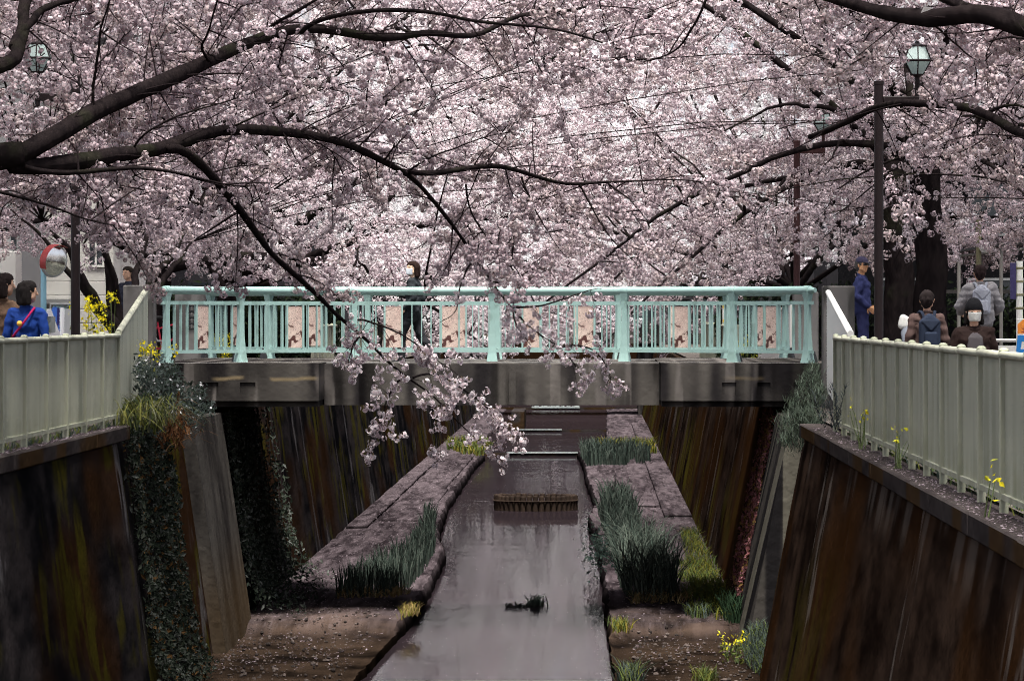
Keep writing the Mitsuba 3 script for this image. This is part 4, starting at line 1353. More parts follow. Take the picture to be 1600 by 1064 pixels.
add_c(t, [blades(patch([(74.5, 1.85, 2.22), (84, 1.65, 2.22), (92, 1.75, 2.22), (104, 1.85, 2.2)], 1500, rp), 0.24, 0.016, 0.6, GRASS + YGRASS[:1], rp),
          blades(patch([(75, 1.45, 1.75), (76, 1.4, 1.8)], 160, rp), 0.26, 0.014, 0.5, GREY + GRASS, rp),
          blades(patch([(80, 1.4, 2.0), (81.5, 1.45, 2.0)], 200, rp), 0.22, 0.014, 0.5, GRASS, rp),
          blades(patch([(85, 1.45, 1.95), (87, 1.5, 2.0)], 200, rp), 0.20, 0.014, 0.6, GRASS, rp),
          blades(patch([(73.8, 2.0, 2.25), (76, 1.95, 2.25)], 160, rp), 0.5, 0.025, 0.3, [(0.03, 0.055, 0.03)], rp)])
for (px, py, n, h, col, lab) in ((1103, 1062, 120, 0.26, GRASS, 'lone tuft of green grass on the right step at the bottom edge'),
                                 (968, 980, 160, 0.20, GRASS + YGRASS, 'small tuft of yellowing grass at the water edge below the large iris clump'),
                                 (985, 1064, 260, 0.34, IRIS + GRASS, 'dark grass tuft at the right water edge by the bottom of the picture'),
                                 (640, 955, 220, 0.18, YGRASS + STRAW, 'yellowing grass on the bank edge at the end of the left irises')):
    zz = 0.12 if py > 990 else 0.28
    d = (EYE - zz) * F / (py - HY)
    c = W(px, py, d)
    t = thing('grass_tuft', lab, 'grass')
    r_ = np.stack([rp.normal(c[0], 0.07, n), rp.normal(d, 0.5, n), np.full(n, zz - 0.02)], 1)
    labels[add_c(t + '__blades', [blades(r_, h, 0.016, 0.5, col, rp)])] = {'kind': 'stuff'}
t = thing('water_plant', 'small leafy plant growing alone in the middle of the water', 'plant')
c = W(838, 945, 83.1)
r_ = np.stack([rp.normal(c[0], 0.07, 70), rp.normal(83.1, 0.25, 70), np.full(70, -0.02)], 1)
add_c(t + '__blades', [blades(r_, 0.26, 0.03, 0.5, IRIS + [(0.09, 0.12, 0.10)], rp),
                       leaves(np.stack([rp.uniform(c[0] - 0.5, c[0], 130), rp.normal(82.6, 0.3, 130), rp.uniform(0, 0.05, 130)], 1), 0.035, rp, [(0.03, 0.035, 0.03), (0.06, 0.06, 0.05)])])


def ivy(label, side, y0, y1, z0, z1, n, off_, bulge, cols, size=0.05, foot=0.0, part='leaves', shape=None):
    t = thing('ivy', label, 'ivy')
    y = rp.uniform(y0, y1, n); z = z0 + (z1 - z0) * rp.random(n)
    if shape is not None:
        k = rp.random(n) < shape((y - y0) / (y1 - y0), (z - z0) / (z1 - z0))
        y, z = y[k], z[k]
    n = len(y)
    b = bulge * meshkit.fbm(np.stack([y * 0.7, z * 1.6, y * 0], 1), 3) * rp.random(n) ** 0.5
    b = b + foot * np.clip(1 - (z - z0) / 0.7, 0, 1) ** 2 * rp.random(n)
    x = np.where(side < 0, LF + (LT - LF) * (z - 0.28) / 3.05, RF + (RT - RF) * (z - 0.28) / 2.97) - side * (off_ + b)
    nr = np.tile([-side * 0.6, -0.7, 0.25], (n, 1))
    add_c(t + '__' + part, [leaves(np.stack([x, y, z], 1), size, rp, cols, nr, 0.45)])
    labels[t + '__' + part] = {'kind': 'stuff'}
    st = []
    for k in range(14):
        yy = rp.uniform(y0, y1) + np.cumsum(rp.normal(0, 0.18, 9)); zz = np.linspace(z1, z0 + rp.random() * 0.6, 9)
        xx = np.where(side < 0, LF + (LT - LF) * (zz - 0.28) / 3.05, RF + (RT - RF) * (zz - 0.28) / 2.97) - side * (off_ + 0.01 + 0.03 * rp.random(9))
        st.append(tube(np.stack([xx, yy, zz], 1), 0.008, 4, False))
    k = add(t + '__stems', cat(st), 'twig')
    labels[k] = {'kind': 'stuff'}


IVY = [(0.014, 0.019, 0.014), (0.024, 0.030, 0.022), (0.040, 0.046, 0.038), (0.009, 0.012, 0.009), (0.020, 0.026, 0.020), (0.075, 0.082, 0.075)]
ivy('thick curtain of dark ivy hanging on the left wall before the pale buttress', -1, 60.2, 65.6, 0.25, 3.5, 9500, -0.10, 0.34, IVY + IVY + [(0.075, 0.042, 0.018)], 0.042, 0.35)
ivy('ivy growing up the left wall beneath the bridge behind the pale buttress', -1, 75.6, 88.0, 0.26, 3.36, 9500, -0.06, 0.28, [tuple(1.9 * a for a in c) for c in IVY], 0.042, 0.9,  # same leaf tones brightened to lift the shade under the bridge
    shape=lambda a, b: np.clip(1.25 - a * (0.7 + 0.9 * b), 0, 1))
ivy('narrow strip of dry reddish ivy on the right wall beneath the bridge', 1, 75.2, 80.0, 0.6, 3.36, 4200, -0.06, 0.16,
    [(0.30, 0.12, 0.13), (0.22, 0.09, 0.09), (0.24, 0.15, 0.05), (0.05, 0.035, 0.02), (0.36, 0.17, 0.18)], 0.042, 0.0)

# shrubs on the copings
t = thing('shrub', 'grey green shrub with white flowers growing over the left wall beside the bridge', 'shrub')
q = rp.normal(0, 1, (4200, 3)); q *= (rp.random((4200, 1)) ** 0.33) / np.linalg.norm(q, axis=1, keepdims=True)
blob = np.array([[-5.62, 64.5, 3.95, .24, .36], [-5.42, 64.9, 3.72, .26, .30], [-5.70, 64.2, 3.62, .22, .34], [-5.30, 65.2, 3.52, .24, .24], [-5.58, 63.6, 3.42, .24, .26], [-5.20, 65.6, 3.80, .15, .15], [-5.78, 64.0, 4.12, .12, .2], [-5.46, 65, 4.08, .12, .16], [-5.10, 65.9, 3.60, .14, .12]])
bi = rp.choice(len(blob), len(q), p=(blob[:, 3] * blob[:, 4]) / (blob[:, 3] * blob[:, 4]).sum())
q = q * np.stack([blob[bi, 3], blob[bi, 3] * 4, blob[bi, 4]], 1) * (0.75 + 0.6 * rp.random((len(q), 1)) ** 2) + blob[bi, :3]
add_c(t + '__foliage', [leaves(q, 0.038, rp, GREY + [(0.03, 0.04, 0.03), (0.10, 0.12, 0.115)], aspect=0.5)])
labels[t + '__foliage'] = {'kind': 'stuff'}
fq = q[rp.choice(len(q), 130)] + [0.03, -0.3, 0.03]
add_c(t + '__flowers', [leaves(fq, 0.022, rp, [(0.75, 0.75, 0.78)], aspect=1.0)], 'petal')
labels[t + '__flowers'] = {'kind': 'stuff'}
st = [tube(bezier(np.array([-5.6, 64.5, 3.3]), np.array([-5.5 + rp.normal(0, .2), 64.5, 3.6]), p_, 5), np.linspace(0.008, 0.003, 5), 4, False) for p_ in q[rp.choice(len(q), 60)]]
k = add(t + '__stems', cat(st), 'twig'); labels[k] = {'kind': 'stuff'}
t = thing('grass_tuft', 'long arching yellow green grass hanging over the left coping', 'grass')
r_ = np.stack([rp.normal(-5.62, 0.13, 420), rp.normal(61.6, 0.9, 420), np.full(420, 3.38) + rp.normal(0, 0.06, 420)], 1)
r_[:, 0] += 0.1
r_[:, 2] += 0.12
mm, cc = blades(r_, 0.62, 0.022, 0.80, [(0.085, 0.10, 0.025), (0.15, 0.15, 0.045), (0.05, 0.065, 0.03), (0.13, 0.135, 0.09)], rp, 6, 1.0)
add(t + '__blades', mm, 'leaf', color=cc)
labels[t + '__blades'] = {'kind': 'stuff'}
t = thing('grass_tuft', 'dry brown fern fronds below the left shrub', 'fern')
r_ = np.stack([rp.normal(-5.30, 0.10, 160), rp.normal(63.5, 0.8, 160), rp.normal(3.35, 0.12, 160)], 1)
mm, cc = blades(r_, 0.34, 0.02, 1.0, [(0.10, 0.045, 0.02), (0.14, 0.075, 0.04), (0.07, 0.03, 0.015)], rp, 4, 0.9)
add(t + '__fronds', mm, 'leaf', color=cc)
labels[t + '__fronds'] = {'kind': 'stuff'}
t = thing('shrub', 'fine leaved grey green shrub hanging over the right wall beside the bridge', 'shrub')
q = rp.normal(0, 1, (5200, 3)); q *= (rp.random((5200, 1)) ** 0.33) / np.linalg.norm(q, axis=1, keepdims=True)
lo = q[:, 2] < 0.1
blob = np.array([[2.95, 66.5, 4.05, .11, .16], [2.88, 66.3, 3.86, .15, .22], [2.78, 66.1, 3.62, .20, .24], [2.86, 65.5, 3.46, .24, .22], [2.66, 66.3, 3.40, .19, .20], [2.74, 65.8, 3.20, .22, .22], [2.94, 65.2, 3.28, .18, .18], [2.60, 66.4, 3.16, .13, .13], [3.02, 66.0, 3.76, .10, .16]])
bi = rp.choice(len(blob), len(q), p=(blob[:, 3] * blob[:, 4]) / (blob[:, 3] * blob[:, 4]).sum())
q = q * np.stack([blob[bi, 3], blob[bi, 3] * 5, blob[bi, 4]], 1) * (0.75 + 0.6 * rp.random((len(q), 1)) ** 2) + blob[bi, :3]
d_ = rp.normal(0, 0.4, (5200, 3)) + [0, 0, 0.9]
mm, cc = blades(q, 0.10, 0.008, 0.8, [(0.060, 0.080, 0.062), (0.085, 0.105, 0.085), (0.045, 0.060, 0.045), (0.035, 0.045, 0.03)], rp, 2, 0.1)
add(t + '__foliage', mm, 'leaf', color=cc)
labels[t + '__foliage'] = {'kind': 'stuff'}
st = [tube(bezier(np.array([2.85, 66, 3.3]), np.array([2.75 + rp.normal(0, .15), 66, 3.5]), p_, 5), np.linspace(0.009, 0.003, 5), 4, False) for p_ in q[rp.choice(len(q), 80)]]
k = add(t + '__stems', cat(st), 'twig'); labels[k] = {'kind': 'stuff'}
t = thing('weed', 'dark spiky weed in front of the right fence beside the shrub', 'plant')
ps = []
for k in range(9):
    x, y = 2.76 + rp.normal(0, 0.04), 57 + rp.normal(0, 1.3)
    h = 0.3 + 0.3 * rp.random()
    top = np.array([x + rp.normal(0.02, 0.08), y, 3.42 + h])
    for f in np.linspace(0.25, 1, 12):
        c = np.array([x, y, 3.42]) + (top - [x, y, 3.42]) * f
        ps.append(np.tile(c, (3, 1)))
mm, cc = blades(np.vstack(ps), 0.10, 0.012, 0.9, [(0.035, 0.042, 0.045), (0.05, 0.058, 0.06)], rp, 2, 0.2)
add(t + '__foliage', mm, 'leaf', color=cc)
labels[t + '__foliage'] = {'kind': 'stuff'}


def rape(label, x, y, z, n, h, spread, nf=26, leafy=True):
    t = thing('rapeseed_plant', label, 'flower')
    st, fl, lv = [], [], []
    for k in range(n):
        b = np.array([x + rp.normal(0, spread), y + rp.normal(0, spread * 2), z])
        tp = b + [rp.normal(0, 0.07), rp.normal(0, 0.07), h * (0.65 + 0.5 * rp.random())]
        st.append(tube(bezier(b, (b + tp) / 2 + rp.normal(0, .03, 3), tp, 5), np.linspace(0.006, 0.003, 5), 4, False))
        fl.append(tp + rp.normal(0, 1, (nf, 3)) * [0.035, 0.035, 0.05])
        if leafy:
            lv.append(b + (tp - b) * rp.random((14, 1)) * 0.8 + rp.normal(0, 0.04, (14, 3)))
    k = add(t + '__stems', cat(st), 'stalk_green')
    labels[k] = {'kind': 'stuff'}
    k = add_c(t + '__flowers', [leaves(np.vstack(fl), 0.022, rp, [(0.80, 0.66, 0.02), (0.72, 0.62, 0.03), (0.62, 0.60, 0.05)], aspect=1.1)], 'petal')
    labels[k] = {'kind': 'stuff'}
    if leafy:
        k = add_c(t + '__leaves', [leaves(np.vstack(lv), 0.05, rp, GRASS, aspect=0.5)])
        labels[k] = {'kind': 'stuff'}


flat_col('stalk_green', 0.10, 0.13, 0.05, 0.8, 0.2)
rape('tall yellow rapeseed flowers behind the left fence beside the lamp post', W(150, 0, 66)[0], 66, 3.5, 14, 1.32, 0.09, 36)
rape('small yellow rapeseed flowers behind the sloping left panel', W(182, 0, 69)[0], 69, 3.6, 6, 1.35, 0.10, 14)
rape('yellow rapeseed flowers on top of the left shrub', W(236, 0, 66)[0], 66, 4.0, 9, 0.36, 0.16, 16, False)
rape('bright yellow rapeseed flowers seen between the left railing bars', W(350, 0, 90)[0], 90, 3.6, 14, 0.72, 0.10, 40)
rape('yellow green rapeseed seen between the right railing bars', W(1168, 0, 92)[0], 92, 3.5, 10, 0.75, 0.12, 18)
rape('sparse yellow rapeseed stems in front of the right fence', 2.78, 45.5, 3.44, 7, 0.30, 0.03, 2, False)
rape('single yellow rapeseed stem near the right edge of the picture', 2.76, 34.6, 3.44, 2, 0.28, 0.02, 5, False)
rape('yellow rapeseed sprigs in front of the right fence near the shrub', 2.80, 52.0, 3.44, 6, 0.45, 0.03, 3, False)
rape('yellow rapeseed flowers on the right step at the foot of the wall', W(1152, 0, 68)[0], 68.0, 0.1, 6, 0.30, 0.09, 14)
t = thing('shrub', 'grey green bush at the foot of the right wall by the bottom of the picture', 'shrub')
q = rp.normal(0, 1, (2600, 3)); q *= (rp.random((2600, 1)) ** 0.33) / np.linalg.norm(q, axis=1, keepdims=True)
q = q * [0.24, 2.6, 0.36] + [2.30, 67.8, 0.24]
mm, cc = blades(q, 0.15, 0.010, 0.7, GREY + GRASS[:1], rp, 2, 0.2)
add(t + '__foliage', mm, 'leaf', color=cc)
labels[t + '__foliage'] = {'kind': 'stuff'}

# fallen petals
def petals(n, x, y, z, size=0.016):
    pts = np.stack([x, y, z], 1)
    return leaves(pts, size, rp, [(0.30, 0.24, 0.275), (0.22, 0.17, 0.195), (0.38, 0.32, 0.355), (0.13, 0.10, 0.11)], [0, 0, 1], 0.75, 1.0)


n = 4200
yb = 1 / rp.uniform(1 / 160, 1 / 66, n)
sd = rp.random(n) < 0.6
xl = -5.1 + (np.interp(yb, [a for a, _ in LE], [b for _, b in LE]) + 5.1 - 0.1) * rp.random(n)
xr = 2.15 - (2.15 - np.interp(yb, [a for a, _ in RE], [b for _, b in RE]) - 0.1) * rp.random(n)
xx = np.where(sd, xl, xr)
zz = np.where(sd, np.where(yb > 74.3, 0.28, 0.13), np.where(yb > 73.6, 0.28, 0.10)) + 0.02
zz = np.where(sd & (yb > 106) & (xx < -3.85) & (yb < 163), 0.362, zz)
k = thing('fallen_petals', 'pale pink petals scattered over the footings beside the water', 'petals', kind='stuff')
add_c(k, [petals(n, xx, yb, zz, 0.017)], 'leaf')
n = 1500
k = thing('fallen_petals', 'pale petals and grit lying along the right coping under the fence', 'petals', kind='stuff')
yy = 1 / rp.uniform(1 / 62, 1 / 28, n)
add_c(k, [petals(n, 2.71 + 0.22 * rp.random(n), yy, 3.434 + 0.006 * rp.random(n), 0.013)], 'leaf')
k = thing('fallen_petals', 'pale petals lying along the left coping under the fence', 'petals', kind='stuff')
yy = 1 / rp.uniform(1 / 59, 1 / 42, 900)
add_c(k, [petals(900, -5.72 + 0.15 * rp.random(900), yy, 3.514 + 0.006 * rp.random(900), 0.013)], 'petal')
k = thing('weed_strip', 'low weeds along the foot of the left fence', 'grass', kind='stuff')
yy = rp.uniform(44, 60, 500)
r_ = np.stack([-5.78 + rp.normal(0, 0.05, 500), yy, np.full(500, 3.5)], 1)
add_c(k, [blades(r_, 0.12, 0.012, 0.9, GRASS + GREY, rp)])
k = thing('weed_strip', 'dark weeds behind the feet of the right fence', 'grass', kind='stuff')
yy = rp.uniform(28, 60, 1800)
r_ = np.stack([3.06 + rp.normal(0, 0.04, 1800), yy, np.full(1800, 3.43)], 1)
add_c(k, [blades(r_, 0.14, 0.012, 0.7, IRIS + GRASS, rp)])

k = thing('floating_petals', 'pale petals drifting on the water along both edges', 'petals', kind='stuff')
n = 800
yy = 1 / rp.uniform(1 / 165, 1 / 66, n)
el = np.interp(yy, [a for a, _ in LE], [b for _, b in LE]); er = np.interp(yy, [a for a, _ in RE], [b for _, b in RE])
f_ = rp.random(n)
f_ = np.where(rp.random(n) < 0.35, 0.05 * rp.random(n), np.where(rp.random(n) < 0.5, 1 - 0.06 * rp.random(n), f_))
f_ = f_ + 0.10 * (meshkit.fbm(np.stack([f_ * 3, yy * 0.12, f_ * 0], 1), 3) - 0.5) * (f_ > 0.08) * (f_ < 0.92)
xx = el + 0.12 + (er - el - 0.24) * np.clip(f_, 0, 1)
mm, cc = leaves(np.stack([xx, yy, np.full(n, 0.006)], 1), 0.013, rp, [(0.40, 0.32, 0.36), (0.30, 0.24, 0.27), (0.5, 0.42, 0.46)], [0, 0, 1], 0.97, 1.0)
add(k, mm, 'leaf', color=cc)

k = thing('gravel', 'small stones and grit lying on the lower footings near the viewer', 'gravel', kind='stuff')
n = 1500
yy = rp.uniform(60, 78, n)
lf = rp.random(n) < 0.55
xs_ = np.where(lf, rp.uniform(-5.1, -3.25, n), rp.uniform(0.5, 2.15, n))
bt = np.array(trimesh.creation.icosphere(subdivisions=0).vertices), np.array(trimesh.creation.icosphere(subdivisions=0).faces)
sz = 0.010 + 0.022 * rp.random((n, 1)) ** 3
v = bt[0][None] * sz[:, None] * (0.6 + 0.8 * rp.random((n, 1, 3))) + np.stack([xs_, yy, np.where(lf, 0.13, 0.10) + 0.16 * np.clip((yy - 73) / 1.4, 0, 1)], 1)[:, None]
f = (bt[1][None] + (np.arange(n) * len(bt[0]))[:, None, None]).reshape(-1, 3)
cs = np.repeat(np.array([[0.05, 0.04, 0.036]]) * (0.5 + 2.2 * rp.random((n, 1)) ** 2), len(bt[0]), 0)
add(k, (v.reshape(-1, 3), f), 'matte', color=cs)
k = thing('grass_patch', 'green grass spreading over the right footing below the ivy strip', 'grass', kind='stuff')
add_c(k, [blades(patch([(76, 1.55, 2.15), (82, 1.45, 2.2), (92, 1.5, 2.2)], 900, rp), 0.17, 0.014, 0.7, [(0.10, 0.135, 0.035), (0.07, 0.10, 0.03), (0.15, 0.15, 0.03)], rp)])
# ================================================================== buildings and street furniture
def siding_fn(p, n, uv):
    s = fbm(p.x * 0.8, p.z * 0.8, p.y)
    return mix([0.52, 0.51, 0.48], [0.64, 0.63, 0.60], s)


scene['siding'] = two({'type': 'principled', 'base_color': proc(siding_fn), 'roughness': 0.7, 'specular': 0.3})
flat_col('grey_paint', 0.30, 0.31, 0.31)
flat_col('dark_paint', 0.028, 0.026, 0.030, 0.6)
flat_col('window_dark', 0.02, 0.024, 0.028, 0.08, 0.6)
flat_col('light_blue_paint', 0.25, 0.48, 0.60, 0.4)
flat_col('black_wall', 0.008, 0.008, 0.009, 0.9, 0.05)

t = thing('house', 'white sided house with a balcony behind the convex mirror on the left', 'house')
hx0, hx1, hy = -17.0, -10.35, 108.0
add(t + '__wall', box(hx0, hx1, hy + 0.05, hy + 9, 3.4, 10.5), 'siding')
for k in range(23):
    z0 = 3.45 + 0.3 * k
    add(t + '__siding_board', bevel_box(hx0, hx1, hy, hy + 0.049, z0, z0 + 0.287, 0.008), 'siding')
add(t + '__roof', prism_y([(hx0 - 0.4, 10.5), (hx1 + 0.4, 10.5), ((hx0 + hx1) / 2, 12.4)], hy - 0.4, hy + 9.4), 'dark_paint')
for (a, b, z0, z1) in ((W(43, 0, hy)[0], W(57, 0, hy)[0], 5.75, 6.85), (W(12, 0, hy)[0], W(24, 0, hy)[0], 5.85, 6.9), (W(140, 0, hy)[0], W(160, 0, hy)[0], 5.9, 6.9)):
    w_ = add(t + '__window', box(a, b, hy - 0.02, hy - 0.002, z0, z1), 'window_dark')
    add(w_ + '__frame', cat([box(a - 0.05, a, hy - 0.05, hy - 0.002, z0 - 0.05, z1 + 0.05), box(b, b + 0.05, hy - 0.05, hy - 0.002, z0 - 0.05, z1 + 0.05),
                             box(a, b, hy - 0.05, hy - 0.002, z0 - 0.05, z0), box(a, b, hy - 0.05, hy - 0.002, z1, z1 + 0.05), box((a + b) / 2 - 0.02, (a + b) / 2 + 0.02, hy - 0.045, hy - 0.022, z0, z1)]), 'white_paint')
a, b = W(31, 0, hy - 1)[0], W(62, 0, hy - 1)[0]
bl = add(t + '__balcony', cat([box(a, b, hy - 0.9, hy - 0.003, 5.1, 5.2), box(a, b, hy - 0.9, hy - 0.84, 5.2, 5.55)]), 'white_paint')
for k in range(9):
    x = a + (b - a) * (k + 0.5) / 9
    add(bl + '__bar', box(x - 0.015, x + 0.015, hy - 0.885, hy - 0.855, 5.55, 6.25), 'white_paint')
add(bl + '__handrail', box(a, b, hy - 0.9, hy - 0.84, 6.25, 6.31), 'white_paint')
add(t + '__awning', prism_y([(W(52, 0, hy)[0], 5.06), (W(118, 0, hy)[0], 5.06), (W(118, 0, hy)[0], 5.16), (W(52, 0, hy)[0], 5.16)], hy - 1.5, hy - 0.01), 'grey_paint')
add(t + '__drainpipe', tube([[W(28, 0, hy)[0], hy - 0.1, 3.4], [W(28, 0, hy)[0], hy - 0.1, 10.4]], 0.06, 8), 'dark_paint', 50)
add(t + '__drainpipe', tube([[W(114, 0, hy)[0], hy - 0.08, 3.4], [W(114, 0, hy)[0], hy - 0.08, 10.4]], 0.04, 8), 'grey_paint', 50)
t = thing('apartment_house', 'grey house with a light balcony box at the far left edge', 'house')
add(t + '__wall', box(-20, W(29, 0, 101)[0], 101, 106, 3.4, 11), 'grey_paint')
add(t + '__balcony', bevel_box(-15, W(25, 0, 100)[0], 100, 101.02, 5.35, 6.1, 0.02), 'siding')
w_ = add(t + '__window', box(W(17, 0, 101)[0], W(26, 0, 101)[0], 100.98, 100.997, 6.15, 6.9), 'window_dark')
add(t + '__roof', box(-20.3, W(29, 0, 101)[0] + 0.2, 100.8, 106.3, 11.003, 11.3), 'dark_paint')

t = thing('dark_building', 'large dark building behind the trees on the right bank', 'building')
bx0, by = 6.4, 128.0
add(t + '__wall', box(2.9 + 4, 40, by, by + 12, 3.4, 9.6), 'black_wall')
for i in range(9):
    for zf in (4.4, 6.9):
        x = bx0 + 0.9 + i * 2.4
        w_ = add(t + '__window', box(x, x + 1.5, by - 0.03, by - 0.002, zf, zf + 1.3), 'window_dark')
        add(w_ + '__frame', cat([box(x - 0.06, x, by - 0.06, by - 0.002, zf - 0.06, zf + 1.36), box(x + 1.5, x + 1.56, by - 0.06, by - 0.002, zf - 0.06, zf + 1.36), box(x, x + 1.5, by - 0.06, by - 0.002, zf - 0.06, zf), box(x, x + 1.5, by - 0.06, by - 0.002, zf + 1.3, zf + 1.36)]), 'grey_paint')
add(t + '__roof', box(6.5, 40.4, by - 0.4, by + 12.4, 9.603, 9.9), 'dark_paint')
for (x0, x1, y0, y1, h, lab) in ((-34, -11.5, 132, 142, 8.5, 'grey block of flats behind the left bank trees'), (-30, -10, 170, 182, 9, 'farther grey block of flats on the left bank'),
                                 (8, 30, 170, 180, 9, 'grey block of flats far along the right bank'), (-22, 24, 330, 342, 13, 'long grey building behind the far end of the canal')):
    t = thing('apartment_house', lab, 'building')
    add(t + '__wall', box(x0, x1, y0, y1, 3.4, 3.4 + h), 'dark_wall')
    add(t + '__roof', box(x0 - 0.2, x1 + 0.2, y0 - 0.2, y1 + 0.2, 3.403 + h, 3.7 + h), 'dark_paint')
    for zf in np.arange(4.6, 3.4 + h - 1.2, 2.6):
        for x in np.arange(x0 + 1, x1 - 2, 3.0):
            w_ = add(t + '__window', box(x, x + 1.7, y0 - 0.03, y0 - 0.002, zf, zf + 1.3), 'window_dark')
flat_col('dark_wall', 0.022, 0.021, 0.024, 0.9, 0.1)
# dark clipped evergreen hedge behind the right bank trees
for (x0, x1, y, h, lab) in ((2.9, 11.5, 117, 1.9, 'dark evergreen hedge behind the right end of the bridge'), (-11, -5.9, 118, 1.9, 'dark evergreen hedge behind the left end of the bridge')):
    t = thing('hedge', lab, 'hedge')
    n = 7000
    q = np.stack([rp.uniform(x0, x1, n), rp.normal(y, 0.35, n), 3.45 + h * rp.random(n) ** 0.8 * (0.8 + 0.35 * rp.random(n))], 1)
    k = add_c(t + '__foliage', [leaves(q, 0.085, rp, [(0.020, 0.028, 0.016), (0.03, 0.042, 0.022), (0.012, 0.016, 0.012)])])
    labels[k] = {'kind': 'stuff'}
    add(t + '__core', bevel_box(x0 + 0.1, x1 - 0.1, y - 0.05, y + 0.4, 3.4, 3.4 + h * 0.85, 0.2), 'black_wall')


# ---- street lamps
def street_lamp(label, x, y, z0, ztop, zarm, side, s=1.0, r=0.053, mat='lamp_brown'):
    t = thing('street_lamp', label, 'street lamp', 'brown street lamps with glass lanterns')
    pole = lathe([(0, z0), (r * 1.5, z0), (r * 1.5, z0 + 0.5), (r, z0 + 0.56), (r, ztop - 0.04), (r * 1.15, ztop - 0.035), (r * 1.15, ztop), (0, ztop + 0.01)], 16, (x, y, 0))
    add(t + '__pole', pole, mat, 40)
    xa = x + side * 0.44 * s
    add(t + '__arm', cat([bevel_box(min(x, xa) + (r if side > 0 else -0.03), max(x, xa) + (0.03 if side > 0 else -r), y - 0.035, y + 0.035, zarm - 0.045, zarm + 0.045, 0.008),
                          lathe([(0, zarm - 0.12), (0.028, zarm - 0.10), (0.028, zarm + 0.26 * s), (0.05, zarm + 0.28 * s), (0, zarm + 0.285 * s)], 10, (xa, y, 0))]), mat, 40)
    zb = zarm + 0.29 * s
    L_ = t + '__lantern'
    h1, h2 = 0.16 * s, 0.165 * s
    rb, rm, rt = 0.075 * s, 0.175 * s, 0.105 * s
    def hexa(r_): return [(xa + r_ * math.cos(math.pi / 6 + k * math.pi / 3), y + r_ * math.sin(math.pi / 6 + k * math.pi / 3)) for k in range(6)]
    fr = []
    rings = [(zb, rb), (zb + h1, rm), (zb + h1 + h2, rt)]
    for k in range(6):
        for (z1, r1), (z2, r2) in zip(rings[:-1], rings[1:]):
            p1, p2 = hexa(r1)[k], hexa(r2)[k]
            fr.append(tube([[*p1, z1], [*p2, z2]], 0.009 * s, 5))
    for z1, r1 in rings:
        h_ = hexa(r1)
        for k in range(6):
            fr.append(tube([[*h_[k], z1], [*h_[(k + 1) % 6], z1]], (0.014 if r1 == rm else 0.009) * s, 5))
    top = zb + h1 + h2
    fr.append(lathe([(rt * 1.05, top - 0.005), (rt * 1.08, top + 0.012), (0.03 * s, top + 0.035 * s), (0.02 * s, top + 0.06 * s), (0, top + 0.065 * s)], 6, (xa, y, 0)))
    fr.append(lathe([(0, zb - 0.01), (rb * 1.1, zb - 0.01), (rb * 1.1, zb + 0.006), (0, zb + 0.006)], 6, (xa, y, 0)))
    scene[L_] = mikit.ply(cat(fr), 'lamp_brown')
    for k in range(6):
        for (z1, r1), (z2, r2) in zip(rings[:-1], rings[1:]):
            a1, a2 = hexa(r1 * .985)[k], hexa(r1 * .985)[(k + 1) % 6]
            b1, b2 = hexa(r2 * .985)[k], hexa(r2 * .985)[(k + 1) % 6]
            add(L_ + '__pane', M([[*a1, z1], [*a2, z1], [*b2, z2], [*b1, z2]], [[0, 1, 2, 3]]), 'glass_white')


street_lamp('tall brown street lamp rising on the left with its lantern among blossom', W(118, 0, 58)[0], 58, 3.45, 7.62, EYE + (490 - 152) * 58 / F, -1)
street_lamp('tall dark brown street lamp on the right with a clear hexagonal lantern', W(1373, 0, 57)[0], 57, 3.42, 7.50, EYE + (490 - 157) * 57 / F, 1)
street_lamp('reddish brown street lamp behind the right end of the railing', W(1245, 0, 87)[0], 87, 3.45, EYE + 270 * 87 / F, EYE + 254 * 87 / F, 1, 1.05, 0.056, 'lamp_red_brown')

# ---- traffic mirror
t = thing('traffic_mirror', 'round convex traffic mirror with a red hood on a light blue pole', 'mirror')
mx, my = W(68, 0, 72)[0], 72.0
add(t + '__pole', tube([[mx, my, 3.4], [mx, my, 5.75]], 0.042, 12), 'light_blue_paint', 50)
c = W(84, 408, 71.75)
u = np.array([0.70, -0.70, -0.14]); u /= np.linalg.norm(u)         # the way the mirror looks
e1 = np.cross(u, [0, 0, 1.0]); e1 /= np.linalg.norm(e1); e2 = np.cross(e1, u)
def disc(rings, sides=28):
    v = []
    for r_, h_ in rings:
        for k in range(sides):
            a = 2 * math.pi * k / sides
            v.append(c + e1 * r_ * math.cos(a) + e2 * r_ * math.sin(a) + u * h_)
    q = [[i * sides + k, i * sides + (k + 1) % sides, (i + 1) * sides + (k + 1) % sides, (i + 1) * sides + k] for i in range(len(rings) - 1) for k in range(sides)]
    return M(v, q)
add(t + '__mirror_face', disc([(0.001, 0.06), (0.09, 0.055), (0.17, 0.04), (0.215, 0.022)]), 'mirror_mat', True)
add(t + '__rim', disc([(0.21, 0.025), (0.235, 0.02), (0.24, -0.01), (0.20, -0.05), (0.08, -0.085), (0.001, -0.09)]), 'grey_paint', 60)
flat_col('red_paint', 0.30, 0.03, 0.03, 0.4)
flat_col('orange_paint', 0.85, 0.28, 0.04, 0.5)
flat_col('blue_paint', 0.02, 0.22, 0.62, 0.45)
hv, n_ = [], 15
for k in range(n_):
    a = math.radians(-25 + 150 * k / (n_ - 1))
    for h_, r_ in ((-0.02, 0.243), (0.13, 0.25)):
        hv.append(c + e1 * r_ * math.cos(a) + e2 * r_ * math.sin(a) + u * h_)
add(t + '__hood', M(hv, [[2 * k, 2 * k + 1, 2 * k + 3, 2 * k + 2] for k in range(n_ - 1)]), 'red_paint', True)
